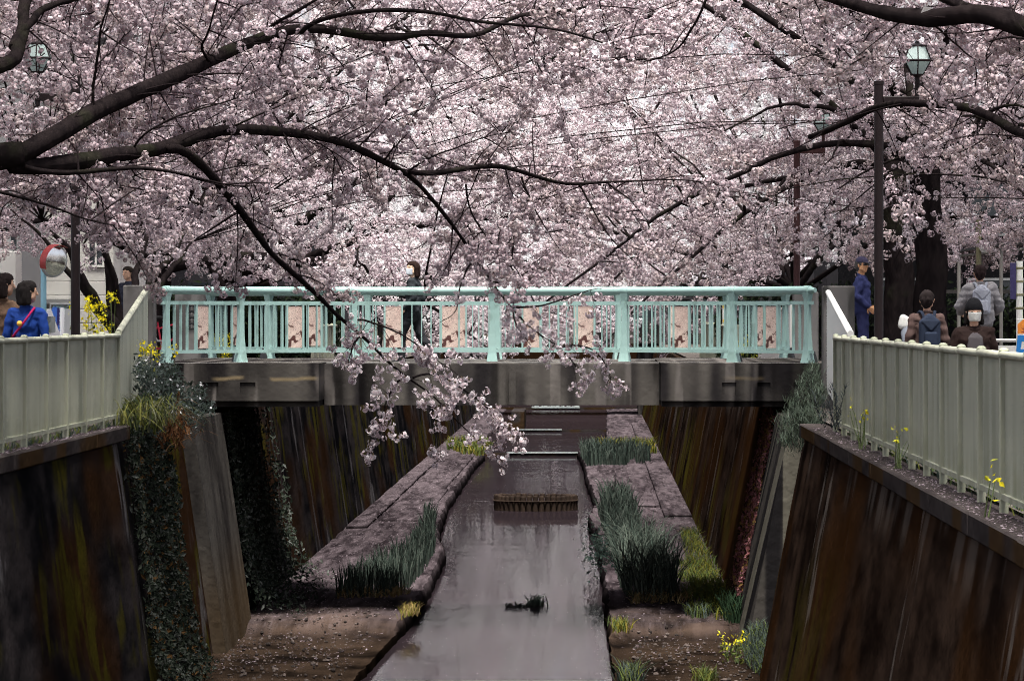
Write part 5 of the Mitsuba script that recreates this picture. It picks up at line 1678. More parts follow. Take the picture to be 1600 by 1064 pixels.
add(t + '__bracket', tube([[mx, my, 5.5], list(c - u * 0.09)], 0.02, 8), 'light_blue_paint')

# ---- small white car seen over the left fence
t = thing('parked_car', 'small white car parked behind the woman in the blue coat', 'car')
cx_, cy_ = W(82, 0, 86)[0] - 0.74, 86.0
prof = [(-1.7, 0.35), (-1.72, 0.75), (-1.62, 0.95), (-1.35, 1.0), (-0.95, 1.42), (0.9, 1.47), (1.35, 1.05), (1.68, 0.9), (1.72, 0.4)]
body = trimesh.creation.extrude_polygon(shapely.Polygon(prof), 1.44, engine='earcut')
v = np.array(body.vertices)
xw = (v[:, 2] - 0.72) * np.where(v[:, 1] > 1.2, 0.86, 1.0)
vv = np.stack([cx_ + xw, cy_ - v[:, 0] * -1.0, 3.46 + v[:, 1]], 1)
add(t + '__body', (vv, np.array(body.faces)), 'car_white', 30)
flat_col('car_white', 0.75, 0.76, 0.76, 0.2, 0.6)
flat_col('car_glass', 0.07, 0.11, 0.11, 0.08, 0.6)
add(t + '__rear_window', M([[cx_ - 0.58, cy_ - 1.33, 4.50], [cx_ + 0.58, cy_ - 1.33, 4.50], [cx_ + 0.54, cy_ - 0.99, 4.86], [cx_ - 0.54, cy_ - 0.99, 4.86]], [[0, 1, 2, 3]]), 'car_glass')
for s_ in (-1, 1):
    add(t + '__tail_light', bevel_box(cx_ + s_ * 0.62 - 0.07, cx_ + s_ * 0.62 + 0.07, cy_ - 1.74, cy_ - 1.64, 4.15, 4.4, 0.02), 'red_paint')
    add(t + '__side_window', box(cx_ + s_ * 0.70 - 0.004, cx_ + s_ * 0.70 + 0.004, cy_ - 0.85, cy_ + 0.8, 4.52, 4.80), 'car_glass')
    for yy in (-1.05, 1.1):
        w_ = add(t + '__wheel', moved((lathe([(0.0, -0.08), (0.22, -0.08), (0.27, -0.05), (0.27, 0.05), (0.22, 0.08), (0, 0.08)], 20)[0][:, [2, 0, 1]], lathe([(0.0, -0.08), (0.22, -0.08), (0.27, -0.05), (0.27, 0.05), (0.22, 0.08), (0, 0.08)], 20)[1]), 0, (cx_ + s_ * 0.66, cy_ + yy, 3.73)), 'dark_paint', 40)

# ---- drying rack with clothes
t = thing('drying_rack', 'metal drying rack behind the light blue mirror pole', 'drying rack')
ry = 88.0
ra, rb_ = W(78, 0, ry)[0], W(116, 0, ry)[0]
add(t + '__bar', tube([[ra, ry, 5.02], [rb_, ry, 5.02]], 0.014, 8), 'grey_paint', 50)
for x in (ra + 0.01, rb_ - 0.01):
    add(t + '__leg', tube([[x, ry, 5.02], [x, ry, 3.46]], 0.014, 8), 'grey_paint', 50)
    add(t + '__foot', tube([[x, ry - 0.3, 3.47], [x, ry + 0.3, 3.47]], 0.014, 8), 'grey_paint', 50)


def garment(label, x, w, z1, z0, col, seed, cat_='shirt'):
    t = thing('hanging_' + cat_, label, cat_)
    nx, nz = 11, 8
    v = []
    rg = np.random.default_rng(seed)
    ph = rg.random() * 6
    for s_ in (1, -1):
        for i in range(nz):
            for j in range(nx):
                a, b = j / (nx - 1), i / (nz - 1)
                wd = w * (0.55 + 0.45 * min(1, b * 4)) * (1 + 0.08 * b)
                v.append([x + (a - 0.5) * wd, ry + s_ * (0.035 * math.sin(math.pi * a) + 0.004) + 0.025 * b * math.sin(a * 9 + ph), z1 + (z0 - z1) * b - 0.03 * abs(a - 0.5) * (1 - b)])
    q = [[o + i * nx + j, o + i * nx + j + 1, o + (i + 1) * nx + j + 1, o + (i + 1) * nx + j] for o in (0, nx * nz) for i in range(nz - 1) for j in range(nx - 1)]
    add(t + '__cloth', M(v, q), 'matte', True, color=col)
    add(t + '__hanger', cat([tube([[x - w * 0.25, ry, z1 - 0.01], [x, ry, z1 + 0.05], [x + w * 0.25, ry, z1 - 0.01]], 0.006, 5), tube([[x, ry, z1 + 0.05], [x, ry, 5.03]], 0.005, 5)]), 'light_blue_paint')


garment('bright blue shirt hanging on the drying rack', W(86, 0, ry)[0], 0.16, 4.97, 4.55, (0.05, 0.13, 0.45), 1)
garment('dark navy garment hanging on the drying rack', W(91, 0, ry)[0], 0.10, 4.95, 3.95, (0.03, 0.03, 0.12), 2)
garment('white shirt hanging on the drying rack', W(97, 0, ry)[0], 0.14, 4.96, 4.2, (0.72, 0.73, 0.76), 3)
garment('light grey cloth hanging at the right end of the drying rack', W(107, 0, ry)[0], 0.24, 4.94, 4.0, (0.33, 0.34, 0.35), 4, 'cloth')

# ---- bicycle builder
def bicycle(label, at, yaw, frame_col, group=None, s=1.0):
    t = thing('bicycle', label, 'bicycle', group)
    def P(m): return moved(m, yaw, at, s)
    for x in (-0.53, 0.53):
        an_ = np.linspace(0, 2 * np.pi, 29)
        ring = np.stack([x + 0.31 * np.cos(an_), 0 * an_, 0.33 + 0.31 * np.sin(an_)], 1)
        w_ = add(t + '__wheel', P(tube(ring, 0.020, 6, False)), 'dark_paint', 60)
        sp = [tube([[x, 0.0, 0.33], [x + 0.3 * math.cos(a), 0, 0.33 + 0.3 * math.sin(a)]], 0.003, 3, False) for a in np.linspace(0, 2 * np.pi, 15)[:-1]]
        add(w_ + '__spokes', P(cat(sp + [tube([[x, -0.05, 0.33], [x, 0.05, 0.33]], 0.025, 8)])), 'grey_paint')
    fr = [tube(p, 0.016, 6) for p in ([[-0.53, 0.05, 0.33], [-0.12, 0.03, 0.30]], [[-0.53, -0.05, 0.33], [-0.12, -0.03, 0.30]], [[-0.12, 0, 0.30], [-0.20, 0, 0.78]], [[-0.12, 0, 0.30], [0.36, 0, 0.72]],
                                      [[-0.19, 0, 0.66], [0.34, 0, 0.80]], [[-0.53, 0.05, 0.33], [-0.19, 0.0, 0.70]], [[0.53, 0.05, 0.33], [0.37, 0.02, 0.70]], [[0.53, -0.05, 0.33], [0.37, -0.02, 0.70]], [[0.38, 0, 0.68], [0.33, 0, 0.98]])]
    add(t + '__frame', P(cat(fr)), 'matte', 50, color=frame_col)
    add(t + '__handlebar', P(tube([[0.18, 0.28, 1.0], [0.30, 0.2, 1.01], [0.34, 0, 0.99], [0.30, -0.2, 1.01], [0.18, -0.28, 1.0]], 0.013, 6)), 'grey_paint', 50)
    add(t + '__saddle', P(mf(spheres([((-0.32, 0.06, 0.86), 0.035), ((-0.32, -0.06, 0.86), 0.035), ((-0.08, 0, 0.86), 0.022)]))), 'matte', 40, color=(0.55, 0.55, 0.56) if frame_col[0] < 0.3 else (0.03, 0.03, 0.03))
    add(t + '__pedals', P(cat([tube([[-0.12, -0.09, 0.30], [-0.12, 0.09, 0.30]], 0.02, 6), tube([[-0.12, 0.09, 0.30], [-0.05, 0.09, 0.16]], 0.01, 5), tube([[-0.12, -0.09, 0.30], [-0.19, -0.09, 0.44]], 0.01, 5), bevel_box(-0.1, 0.0, 0.09, 0.17, 0.14, 0.17, 0.005), bevel_box(-0.24, -0.14, -0.17, -0.09, 0.43, 0.46, 0.005)])), 'grey_paint')
    add(t + '__mudguard', P(tube(np.stack([-0.53 + 0.345 * np.cos(np.linspace(0.3, 2.9, 12)), np.zeros(12), 0.33 + 0.345 * np.sin(np.linspace(0.3, 2.9, 12))], 1), 0.014, 6)), 'grey_paint', 60)
    return t


bicycle('parked bicycle with a red frame behind the left end of the railing', (W(263, 0, 89)[0], 89, 3.92), 0.4, (0.45, 0.04, 0.07))

# ---- right bank: shelter, post with lamp, banner pole, sign board
t = thing('bicycle_shelter', 'open metal shelter with a thin sloping roof on the right bank', 'shelter')
sx0, sx1, sy0, sy1 = W(1486, 0, 92)[0], 12.5, 92.0, 97.0
for k in range(9):
    x0_ = sx0 + (sx1 - sx0) * k / 9; x1_ = sx0 + (sx1 - sx0) * (k + 1) / 9 - 0.02
    f_ = lambda x: 6.02 - 0.05 + 0.30 * math.sin(min(1, (x - sx0) / 3.4) * 1.57)
    add(t + '__roof_sheet', M([[x0_, sy0, f_(x0_)], [x1_, sy0, f_(x1_)], [x1_, sy1, f_(x1_)], [x0_, sy1, f_(x0_)], [x0_, sy0, f_(x0_) + 0.04], [x1_, sy0, f_(x1_) + 0.04], [x1_, sy1, f_(x1_) + 0.04], [x0_, sy1, f_(x0_) + 0.04]],
                             [[0, 3, 2, 1], [4, 5, 6, 7], [0, 1, 5, 4], [2, 3, 7, 6], [1, 2, 6, 5], [3, 0, 4, 7]]), 'dark_metal')
for k, x in enumerate((sx0 + 0.15, W(1565, 0, 92)[0], 10.5)):
    for yy in (sy0 + 0.1, sy1 - 0.1):
        add(t + '__post', tube([[x, yy, 3.46], [x, yy, 5.95 + (0.2 if k else 0)]], 0.035, 8), 'shelter_metal', 50)
for yy in (sy0 + 0.1, sy0 + 1.7, sy0 + 3.3, sy1 - 0.1):
    add(t + '__beam', tube([[sx0, yy, 5.9], [sx0 + 1.2, yy, 6.03], [sx0 + 2.4, yy, 6.15], [sx1, yy, 6.2]], 0.022, 6), 'shelter_metal', 50)
add(t + '__crossbar', box(sx0, sx1, sy1 - 0.13, sy1 - 0.07, 5.24, 5.31), 'shelter_metal')
flat_col('shelter_metal', 0.24, 0.23, 0.21, 0.5)

t = thing('lamp_post', 'thin greenish post with a round white lamp above the cyclist', 'lamp post')
lx = W(1529, 0, 88)[0]
add(t + '__post', tube([[lx, 88, 3.46], [lx, 88, 6.5]], 0.05, 10), 'post_green', 50)
flat_col('post_green', 0.17, 0.16, 0.09, 0.6)
add(t + '__lamp', lathe([(0, 5.92), (0.07, 5.93), (0.10, 5.98), (0.10, 6.03), (0.07, 6.08), (0, 6.1)], 16, (lx + 0.11, 87.9, 0)), 'white_paint', 50)

t = thing('banner_pole', 'white pole with a narrow dark blue banner at the right edge', 'sign')
bxp = W(1593, 0, 60)[0]
add(t + '__pole', tube([[bxp, 60, 3.45], [bxp, 60, 5.48]], 0.042, 12), 'white_paint', 50)
add(t + '__banner', bevel_box(bxp - 0.115, bxp - 0.045, 59.97, 60.0, 5.02, 5.46, 0.004), 'navy_paint')
for k in range(4):
    add(t + '__clamp', lathe([(0.043, 4.9 + 0.16 * k), (0.05, 4.905 + 0.16 * k), (0.05, 4.925 + 0.16 * k), (0.043, 4.93 + 0.16 * k)], 12, (bxp, 60, 0)), 'post_green')
flat_col('navy_paint', 0.035, 0.028, 0.10, 0.5)

t = thing('sign_board', 'white notice board with an orange top and a large blue sign at the right edge', 'sign')
ax, ay = W(1590, 0, 52)[0], 52.0
def on_board(x, z): return [ax + x, ay, z]
add(t + '__board', bevel_box(ax - 0.01, ax + 0.62, ay, ay + 0.03, 3.9, 4.80, 0.006), 'white_paint')
add(t + '__leg', box(ax + 0.05, ax + 0.09, ay + 0.033, ay + 0.06, 3.46, 4.5), 'dark_metal')
add(t + '__leg', box(ax + 0.52, ax + 0.56, ay + 0.033, ay + 0.06, 3.46, 4.5), 'dark_metal')
add(t + '__orange_top', prism_y([(ax + 0.0, 4.64), (ax + 0.61, 4.64), (ax + 0.61, 4.79), (ax + 0.06, 4.79), (ax + 0.0, 4.74)], ay - 0.005, ay - 0.0005), 'orange_paint')
red = []
for k in range(6):
    x = ax + 0.04 + 0.09 * k
    red += [box(x, x + 0.055, ay - 0.008, ay - 0.0055, 4.69, 4.70), box(x + 0.02, x + 0.03, ay - 0.0085, ay - 0.0055, 4.65, 4.70), box(x, x + 0.055, ay - 0.009, ay - 0.0055, 4.655, 4.664)]
add(t + '__lettering', cat(red), 'red_paint')
blue = [(0.02, 0.63), (0.60, 0.63), (0.60, 0.5), (0.0, 0.5)]
zb = 4.0
add(t + '__blue_sign', cat([prism_y([(ax - 0.03, 4.30), (ax + 0.0, 4.30), (ax + 0.055, 4.625), (ax + 0.0, 4.625)], ay - 0.006, ay - 0.001),
                            box(ax + 0.0, ax + 0.6, ay - 0.0055, ay - 0.001, 4.56, 4.625), box(ax + 0.0, ax + 0.6, ay - 0.005, ay - 0.0012, 4.42, 4.48), box(ax + 0.10, ax + 0.15, ay - 0.0065, ay - 0.0008, 4.28, 4.42), box(ax + 0.30, ax + 0.35, ay - 0.0065, ay - 0.0008, 4.28, 4.6)]), 'blue_paint')

# white low fence on the right bank behind the sage fence
t = thing('low_rail', 'low white rail behind the right fence', 'railing')
ly = 80.0
add(t + '__rail', tube([[W(1540, 0, ly)[0], ly, 4.42], [9.5, ly, 4.42]], 0.03, 8), 'white_paint', 50)
add(t + '__panel', box(W(1540, 0, ly)[0], 9.5, ly - 0.01, ly + 0.01, 3.7, 4.34), 'white_paint')
for k in range(5):
    x = W(1546, 0, ly)[0] + 0.55 * k
    add(t + '__post', tube([[x, ly - 0.03, 3.46], [x, ly - 0.03, 4.46]], 0.022, 8), 'grey_paint', 50)

# motor scooter standing behind the man in the cap
t = thing('motor_scooter', 'grey motor scooter with a white top box parked behind the man in a cap', 'scooter')
mx, my = W(1420, 0, 83)[0], 83.0
add(t + '__body', soft(union([spheres([((mx, my, 4.12), 0.13), ((mx, my - 0.35, 4.35), 0.10), ((mx, my + 0.3, 4.3), 0.12)]), spheres([((mx, my - 0.35, 4.35), 0.12), ((mx, my - 0.1, 4.52), 0.14)])]), 0.05, 4), 'matte', True, color=(0.20, 0.22, 0.26))
add(t + '__top_box', soft(spheres([((mx - 0.12, my - 0.1, 4.66), 0.07), ((mx + 0.08, my - 0.1, 4.66), 0.06), ((mx - 0.1, my - 0.1, 4.78), 0.06)]), 0.05, 3), 'white_paint', True)
add(t + '__headlight', lathe([(0, 4.6), (0.05, 4.62), (0.06, 4.67), (0.04, 4.72), (0, 4.73)], 12, (mx + 0.11, my - 0.3, 0)), 'white_paint', 50)
for yy in (-0.55, 0.55):
    an_ = np.linspace(0, 2 * np.pi, 21)
    add(t + '__wheel', tube(np.stack([0 * an_ + mx, my + yy + 0.19 * np.cos(an_), 3.98 + 0.19 * np.sin(an_) + 0.05], 1), 0.05, 8, False), 'dark_paint', 60)
# road sign in yellow and white between the right railing bars
t = thing('road_sign', 'small yellow and white notice seen between the right railing bars', 'sign')
c = W(1137, 490, 95)
add(t + '__post', tube([[c[0], 95, 3.46], [c[0], 95, 5.2]], 0.025, 8), 'grey_paint', 50)
add(t + '__board', bevel_box(c[0] - 0.10, c[0] + 0.10, 94.95, 94.972, c[2] - 0.18, c[2] + 0.18, 0.004), 'white_paint')
add(t + '__yellow_band', cat([box(c[0] - 0.095, c[0] + 0.095, 94.944, 94.949, c[2] + 0.10, c[2] + 0.17), box(c[0] - 0.095, c[0] + 0.095, 94.944, 94.949, c[2] - 0.17, c[2] - 0.11)]), 'yellow_paint')
flat_col('yellow_paint', 0.75, 0.50, 0.04, 0.5)
# ================================================================== people
def person(label, at, yaw, h, coat, legs_col, hair_col, pose=None, head_yaw=0.0, head_pitch=0.0, coat_len=0.0, bulk=1.0, hair='short', hat=None, mask=None, pack=None,
           coat_style='coat', shoes=(0.03, 0.03, 0.03), skin=(0.55, 0.34, 0.24), shirt=None, hands=True, strap=None):
    """stands at 'at', looks along +y turned by yaw; the body is one surface, clothes are its children"""
    t = thing('person', label, 'person')
    s = h / 1.65
    J = dict(neck=(0, -0.01, 1.38), chest=(0, -0.01, 1.24), belly=(0, 0.0, 1.02), pelvis=(0, 0, 0.88),
             shl=(-0.165, -0.01, 1.33), shr=(0.165, -0.01, 1.33), ell=(-0.225, -0.04, 1.07), elr=(0.225, -0.04, 1.07), wrl=(-0.22, 0.05, 0.85), wrr=(0.22, 0.05, 0.85),
             hil=(-0.085, 0, 0.86), hir=(0.085, 0, 0.86), knl=(-0.09, 0.02, 0.47), knr=(0.09, 0.02, 0.47), anl=(-0.09, -0.01, 0.08), anr=(0.09, -0.01, 0.08))
    J.update(pose or {})
    J = {k: np.array(v, float) for k, v in J.items()}
    B = lambda a, ra, b, rb: spheres([(J[a] if isinstance(a, str) else a, ra), (J[b] if isinstance(b, str) else b, rb)])

    def P(m):
        return moved(m, yaw, at, s)
    neck0 = J['neck']

    def Hd(m):
        v = m[0] - neck0
        cp, sp = math.cos(head_pitch), math.sin(head_pitch)
        v = v @ np.array([[1, 0, 0], [0, cp, sp], [0, -sp, cp]])
        return rot(v, head_yaw) + neck0, m[1]
    hc = neck0 + [0, 0.015, 0.175]                         # middle of the head
    head = union([spheres([(hc + [0, -0.022, 0.03], 0.083), (hc + [0, 0.02, 0.02], 0.076)]), spheres([(hc + [0, 0.03, 0.0], 0.066), (hc + [0, 0.045, -0.075], 0.040), (hc + [0.03, 0.02, -0.05], 0.045), (hc + [-0.03, 0.02, -0.05], 0.045)]),
                  spheres([(hc + [0, 0.092, 0.012], 0.009), (hc + [0, 0.108, -0.022], 0.013)]),
                  spheres([(hc + [0.080, -0.005, 0.005], 0.014), (hc + [0.078, -0.008, -0.025], 0.010)]), spheres([(hc + [-0.080, -0.005, 0.005], 0.014), (hc + [-0.078, -0.008, -0.025], 0.010)])])
    hv, hf_ = Hd(mf(head))
    head = manifold3d.Manifold(manifold3d.Mesh(hv.astype(np.float32), hf_.astype(np.uint32)))
    fingers = []
    for w_, e_, sg in (('wrl', 'ell', -1), ('wrr', 'elr', 1)):
        if not hands: break
        d = J[w_] - J[e_]; d /= np.linalg.norm(d)
        side = np.cross(d, [sg, 0, 0]); side /= np.linalg.norm(side) + 1e-9        # across the palm, forward
        inn = np.cross(side, d)
        pc = J[w_] + d * 0.055
        fingers.append(spheres([(J[w_], 0.024), (pc + side * 0.026 + d * 0.02, 0.016), (pc - side * 0.026 + d * 0.02, 0.016)]))
        for k, (o, ln) in enumerate(((-0.030, 0.060), (-0.010, 0.076), (0.010, 0.082), (0.030, 0.074))):
            a = pc + side * o + d * 0.025
            b_ = a + d * ln * 0.55 - np.array([sg, 0, 0]) * 0.006
            c_ = b_ + d * ln * 0.35 - np.array([sg, 0, 0]) * 0.022
            fingers += [spheres([(a, 0.0098), (b_, 0.0088)]), spheres([(b_, 0.0088), (c_, 0.0078)])]
        a = pc + side * 0.036 - d * 0.02
        b_ = a + side * 0.03 + d * 0.028
        fingers += [spheres([(a, 0.012), (b_, 0.010)]), spheres([(b_, 0.010), (b_ + d * 0.028 + side * 0.004, 0.009)])]
    body = union([head, B(hc + [0, -0.02, -0.05], 0.048, 'neck', 0.050), B('neck', 0.048, 'chest', 0.072), spheres([(J['shl'], 0.038), (J['shr'], 0.038), (J['chest'], 0.07)]), B('chest', 0.072, 'belly', 0.07), B('belly', 0.07, 'pelvis', 0.085),
                  B('shl', 0.038, 'ell', 0.031), B('ell', 0.031, 'wrl', 0.025), B('shr', 0.038, 'elr', 0.031), B('elr', 0.031, 'wrr', 0.025),
                  B('hil', 0.080, 'knl', 0.052), B('knl', 0.052, 'anl', 0.036), B('hir', 0.080, 'knr', 0.052), B('knr', 0.052, 'anr', 0.036)] + fingers)
    bm = soft(body, 0.035, 4)
    add(t + '__body', P(bm), 'matte', True, color=skin)
    # face
    for sx in (-1, 1):
        add(t + '__eye', P(Hd(mf(spheres([(hc + [sx * 0.026, 0.083, 0.008], 0.008), (hc + [sx * 0.040, 0.077, 0.008], 0.007)])))), 'matte', True, color=(0.02, 0.015, 0.012))
        add(t + '__eyebrow', P(Hd(mf(spheres([(hc + [sx * 0.020, 0.088, 0.030], 0.006), (hc + [sx * 0.046, 0.078, 0.032], 0.005)])))), 'matte', True, color=(0.02, 0.015, 0.012))
    if not mask:
        add(t + '__mouth', P(Hd(mf(spheres([(hc + [-0.02, 0.078, -0.060], 0.007), (hc + [0.02, 0.078, -0.060], 0.007)])))), 'matte', True, color=(0.36, 0.15, 0.12))
    # coat
    b = bulk
    low = np.array([0, 0, 0.88 - coat_len])
    tors = [spheres([(J['shl'] * [1, 1, 1], 0.066 * b), (J['shr'], 0.066 * b), (J['chest'] + [0, 0.0, -0.05], 0.125 * b)]), B('neck', 0.062, 'chest', 0.115 * b),
            spheres([(J['chest'] + [-0.06, 0, 0], 0.115 * b), (J['chest'] + [0.06, 0, 0], 0.115 * b), (J['belly'] + [-0.05, 0, 0], 0.115 * b), (J['belly'] + [0.05, 0, 0], 0.115 * b)]),
            spheres([(J['belly'] + [-0.05, 0, 0], 0.115 * b), (J['belly'] + [0.05, 0, 0], 0.115 * b), (J['pelvis'] + [-0.06, 0, 0.0], 0.125 * b), (J['pelvis'] + [0.06, 0, 0], 0.125 * b)])]
    if coat_len > 0:
        mid_leg = (J['knl'] + J['knr']) / 2
        k_ = coat_len / 0.42
        lw = J['pelvis'] + (mid_leg - J['pelvis']) * k_
        sp_ = (J['knl'] - J['knr']) / 2 * k_
        tors.append(spheres([(J['pelvis'] + [-0.06, 0, 0.0], 0.125 * b), (J['pelvis'] + [0.06, 0, 0], 0.125 * b), (lw + sp_ + [-0.05, 0, 0], 0.105 * b), (lw - sp_ + [0.05, 0, 0], 0.105 * b)]))
    arms = [B('shl', 0.068 * b, 'ell', 0.056 * b), B('ell', 0.056 * b, 'wrl', 0.042 * b), B('shr', 0.068 * b, 'elr', 0.056 * b), B('elr', 0.056 * b, 'wrr', 0.042 * b)]
    cm = soft(union(tors + arms), 0.03, 5)
    nz = meshkit.fbm(cm[0] * [9, 9, 16], 3, int(abs(at[0] * 10))) - 0.5
    vn = np.array(trimesh.Trimesh(*cm, process=False).vertex_normals)
    cm = (cm[0] + vn * (nz * 0.055)[:, None], cm[1])
    if coat_style == 'puffer':
        cm = (cm[0] + vn * (0.012 * np.abs(np.sin(cm[0][:, 2] * 34)))[:, None], cm[1])
    cc = np.tile(np.array(coat, float), (len(cm[0]), 1)) * (0.85 + 0.3 * meshkit.fbm(cm[0] * 14, 2))[:, None]
    add(t + '__coat', P(cm), 'matte', True, color=cc)
    an_ = np.linspace(0, 2 * np.pi, 17)
    add(t + '__collar', P(tube(np.stack([0.062 * np.cos(an_), 0.060 * np.sin(an_) - 0.004 + 0.0 * an_, 1.385 - 0.025 * np.sin(an_)], 1) + (neck0 - [0, -0.01, 1.38]), 0.022 * b, 6, False)), 'matte', 60, color=np.array(coat) * 0.9)
    if shirt:
        add(t + '__shirt', P(soft(spheres([(J['neck'] + [0, 0.055, -0.05], 0.03), (J['chest'] + [0.05, 0.105, 0.02], 0.04), (J['chest'] + [-0.05, 0.105, 0.02], 0.04), (J['belly'] + [0.06, 0.105, 0], 0.04), (J['belly'] + [-0.06, 0.105, 0], 0.04)]), 0.04, 3)), 'matte', True, color=shirt)
    # trousers, shoes
    tr = union([B('pelvis', 0.112, 'hil', 0.098), B('pelvis', 0.112, 'hir', 0.098), B('hil', 0.098, 'knl', 0.072), B('hir', 0.098, 'knr', 0.072), B('knl', 0.072, 'anl', 0.062), B('knr', 0.072, 'anr', 0.062)])
    tm = soft(tr, 0.035, 4)
    nz = meshkit.fbm(tm[0] * [8, 8, 14], 2) - 0.5
    add(t + '__trousers', P((tm[0] * 1.0 + np.array(trimesh.Trimesh(*tm, process=False).vertex_normals) * (nz * 0.04)[:, None], tm[1])), 'matte', True, color=legs_col)
    for a_, k_ in (('anl', 'knl'), ('anr', 'knr')):
        f = J[a_]
        add(t + '__shoe', P(soft(spheres([(f + [0, -0.03, -0.035], 0.042), (f + [0, 0.10, -0.045], 0.036), (f + [0, 0.16, -0.052], 0.026)]), 0.03, 3)), 'matte', True, color=shoes)
    # hair
    if hair:
        hs = [spheres([(hc + [0, -0.030, 0.035], 0.092), (hc + [0, 0.012, 0.045], 0.083)])]
        if hair in ('bob', 'long'):
            lo_ = -0.13 if hair == 'bob' else -0.20
            hs += [spheres([(hc + [0.07, -0.02, 0.02], 0.034), (hc + [0.082, -0.03, lo_ + 0.02], 0.032)]), spheres([(hc + [-0.07, -0.02, 0.02], 0.034), (hc + [-0.082, -0.03, lo_ + 0.02], 0.032)]),
                   spheres([(hc + [0.04, -0.06, 0.02], 0.06), (hc + [-0.04, -0.06, 0.02], 0.06), (hc + [0.05, -0.06, lo_ + 0.03], 0.048), (hc + [-0.05, -0.06, lo_ + 0.03], 0.048)])]
        else:
            hs += [spheres([(hc + [0, -0.05, 0.0], 0.082), (hc + [0, -0.05, -0.055], 0.055)])]
        hm = union(hs) - manifold3d.Manifold.cube([0.145, 0.2, 0.24]).translate([hc[0] - 0.0725, hc[1] + 0.042, hc[2] - 0.185])
        hm = soft(hm, 0.022, 4)
        nz = meshkit.fbm(hm[0] * [40, 40, 14], 3) - 0.5
        hm = (hm[0] + np.array(trimesh.Trimesh(*hm, process=False).vertex_normals) * (nz * 0.03)[:, None], hm[1])
        add(t + '__hair', P(Hd(hm)), 'matte', True, color=np.array(hair_col)[None] * (0.7 + 0.6 * meshkit.fbm(hm[0] * [50, 50, 9], 2))[:, None])
    if hat == 'beanie':
        bm_ = soft(spheres([(hc + [0, -0.02, 0.05], 0.100), (hc + [0, 0.012, 0.055], 0.094), (hc + [0, -0.02, 0.085], 0.086)]) - manifold3d.Manifold.cube([0.4, 0.4, 0.3]).translate([hc[0] - 0.2, hc[1] - 0.2, hc[2] - 0.275]), 0.03, 3)
        add(t + '__beanie', P(Hd(bm_)), 'matte', True, color=(0.012, 0.012, 0.014))
    if hat == 'cap':
        cp = spheres([(hc + [0, -0.02, 0.045], 0.096), (hc + [0, 0.012, 0.045], 0.092)]) - manifold3d.Manifold.cube([0.4, 0.4, 0.3]).translate([hc[0] - 0.2, hc[1] - 0.2, hc[2] - 0.26])
        c_ = add(t + '__cap', P(Hd(soft(cp, 0.03, 3))), 'matte', True, color=(0.045, 0.04, 0.075))
        br = spheres([(hc + [-0.06, 0.07, 0.045], 0.008), (hc + [0.06, 0.07, 0.045], 0.008), (hc + [-0.045, 0.155, 0.035], 0.008), (hc + [0.045, 0.155, 0.035], 0.008)])
        add(c_ + '__brim', P(Hd(mf(br))), 'matte', 40, color=(0.05, 0.045, 0.06))
        gl = union([spheres([(hc + [sx * 0.018, 0.100, 0.012], 0.016), (hc + [sx * 0.055, 0.085, 0.012], 0.016)]) for sx in (-1, 1)])
        add(t + '__sunglasses', P(Hd(mf(gl))), 'gloss', True, color=(0.01, 0.01, 0.012))
    if mask:
        mk = spheres([(hc + [0, 0.112, -0.012], 0.012), (hc + [0, 0.100, -0.078], 0.018), (hc + [0.062, 0.050, -0.005], 0.014), (hc + [-0.062, 0.050, -0.005], 0.014), (hc + [0.050, 0.045, -0.085], 0.014), (hc + [-0.050, 0.045, -0.085], 0.014)])
        add(t + '__face_mask', P(Hd(soft(mk, 0.02, 3))), 'matte', True, color=mask)
    if pack:
        c0 = J['chest'] + [0, -0.13 * b - 0.04, -0.03]
        pk = soft(spheres([(c0 + [sx, sy, sz], 0.045) for sx in (-0.085, 0.085) for sy in (0.02, -0.05) for sz in (0.06, -0.22)] + [(c0 + [0, -0.01, 0.12], 0.06)]), 0.03, 3)
        p_ = thing('backpack', pack[1], 'backpack')
        add(p_ + '__bag', P(pk), 'matte', True, color=pack[0])
        pc_ = soft(spheres([(c0 + [sx, -0.11, sz], 0.028) for sx in (-0.055, 0.055) for sz in (-0.08, -0.2)]), 0.03, 2)
        add(p_ + '__pocket', P(pc_), 'matte', True, color=np.array(pack[0]) * 1.1)
        add(p_ + '__flap', P(mf(spheres([(c0 + [-0.09, -0.075, 0.07], 0.030), (c0 + [0.09, -0.075, 0.07], 0.030), (c0 + [0, -0.105, -0.02], 0.025)]))), 'matte', 40, color=np.array(pack[0]) * 0.8)
        for sx in (-1, 1):
            ln = smooth_line([c0 + [sx * 0.06, 0.03, 0.12], J['chest'] + [sx * 0.09, -0.06, 0.17], J['chest'] + [sx * 0.105, 0.03, 0.15], J['chest'] + [sx * 0.115, 0.125 * b, 0.0], J['chest'] + [sx * 0.12, 0.0, -0.24]], 14)
            add(p_ + '__strap', P(tube(ln, 0.020, 6)), 'matte', 50, color=np.array(pack[0]) * 0.8)
    if strap:
        ln = smooth_line([J['shr'] + [-0.05, -0.06, 0.06], J['chest'] + [0.03, -0.148, 0.0], J['belly'] + [-0.12, -0.10, 0.06]], 12)
        add(t + '__bag_strap', P(tube(ln, 0.013, 6)), 'matte', 50, color=strap)
        add(t + '__brooch', P(mf(spheres([(J['chest'] + [-0.02, -0.165, -0.02], 0.028), (J['chest'] + [-0.02, -0.16, -0.02], 0.03)]))), 'matte', True, color=(0.75, 0.42, 0.08))
    return t


def stand(px, ptop, d, ground): 
    c = W(px, ptop, d)
    return (c[0], d, ground), c[2] - ground


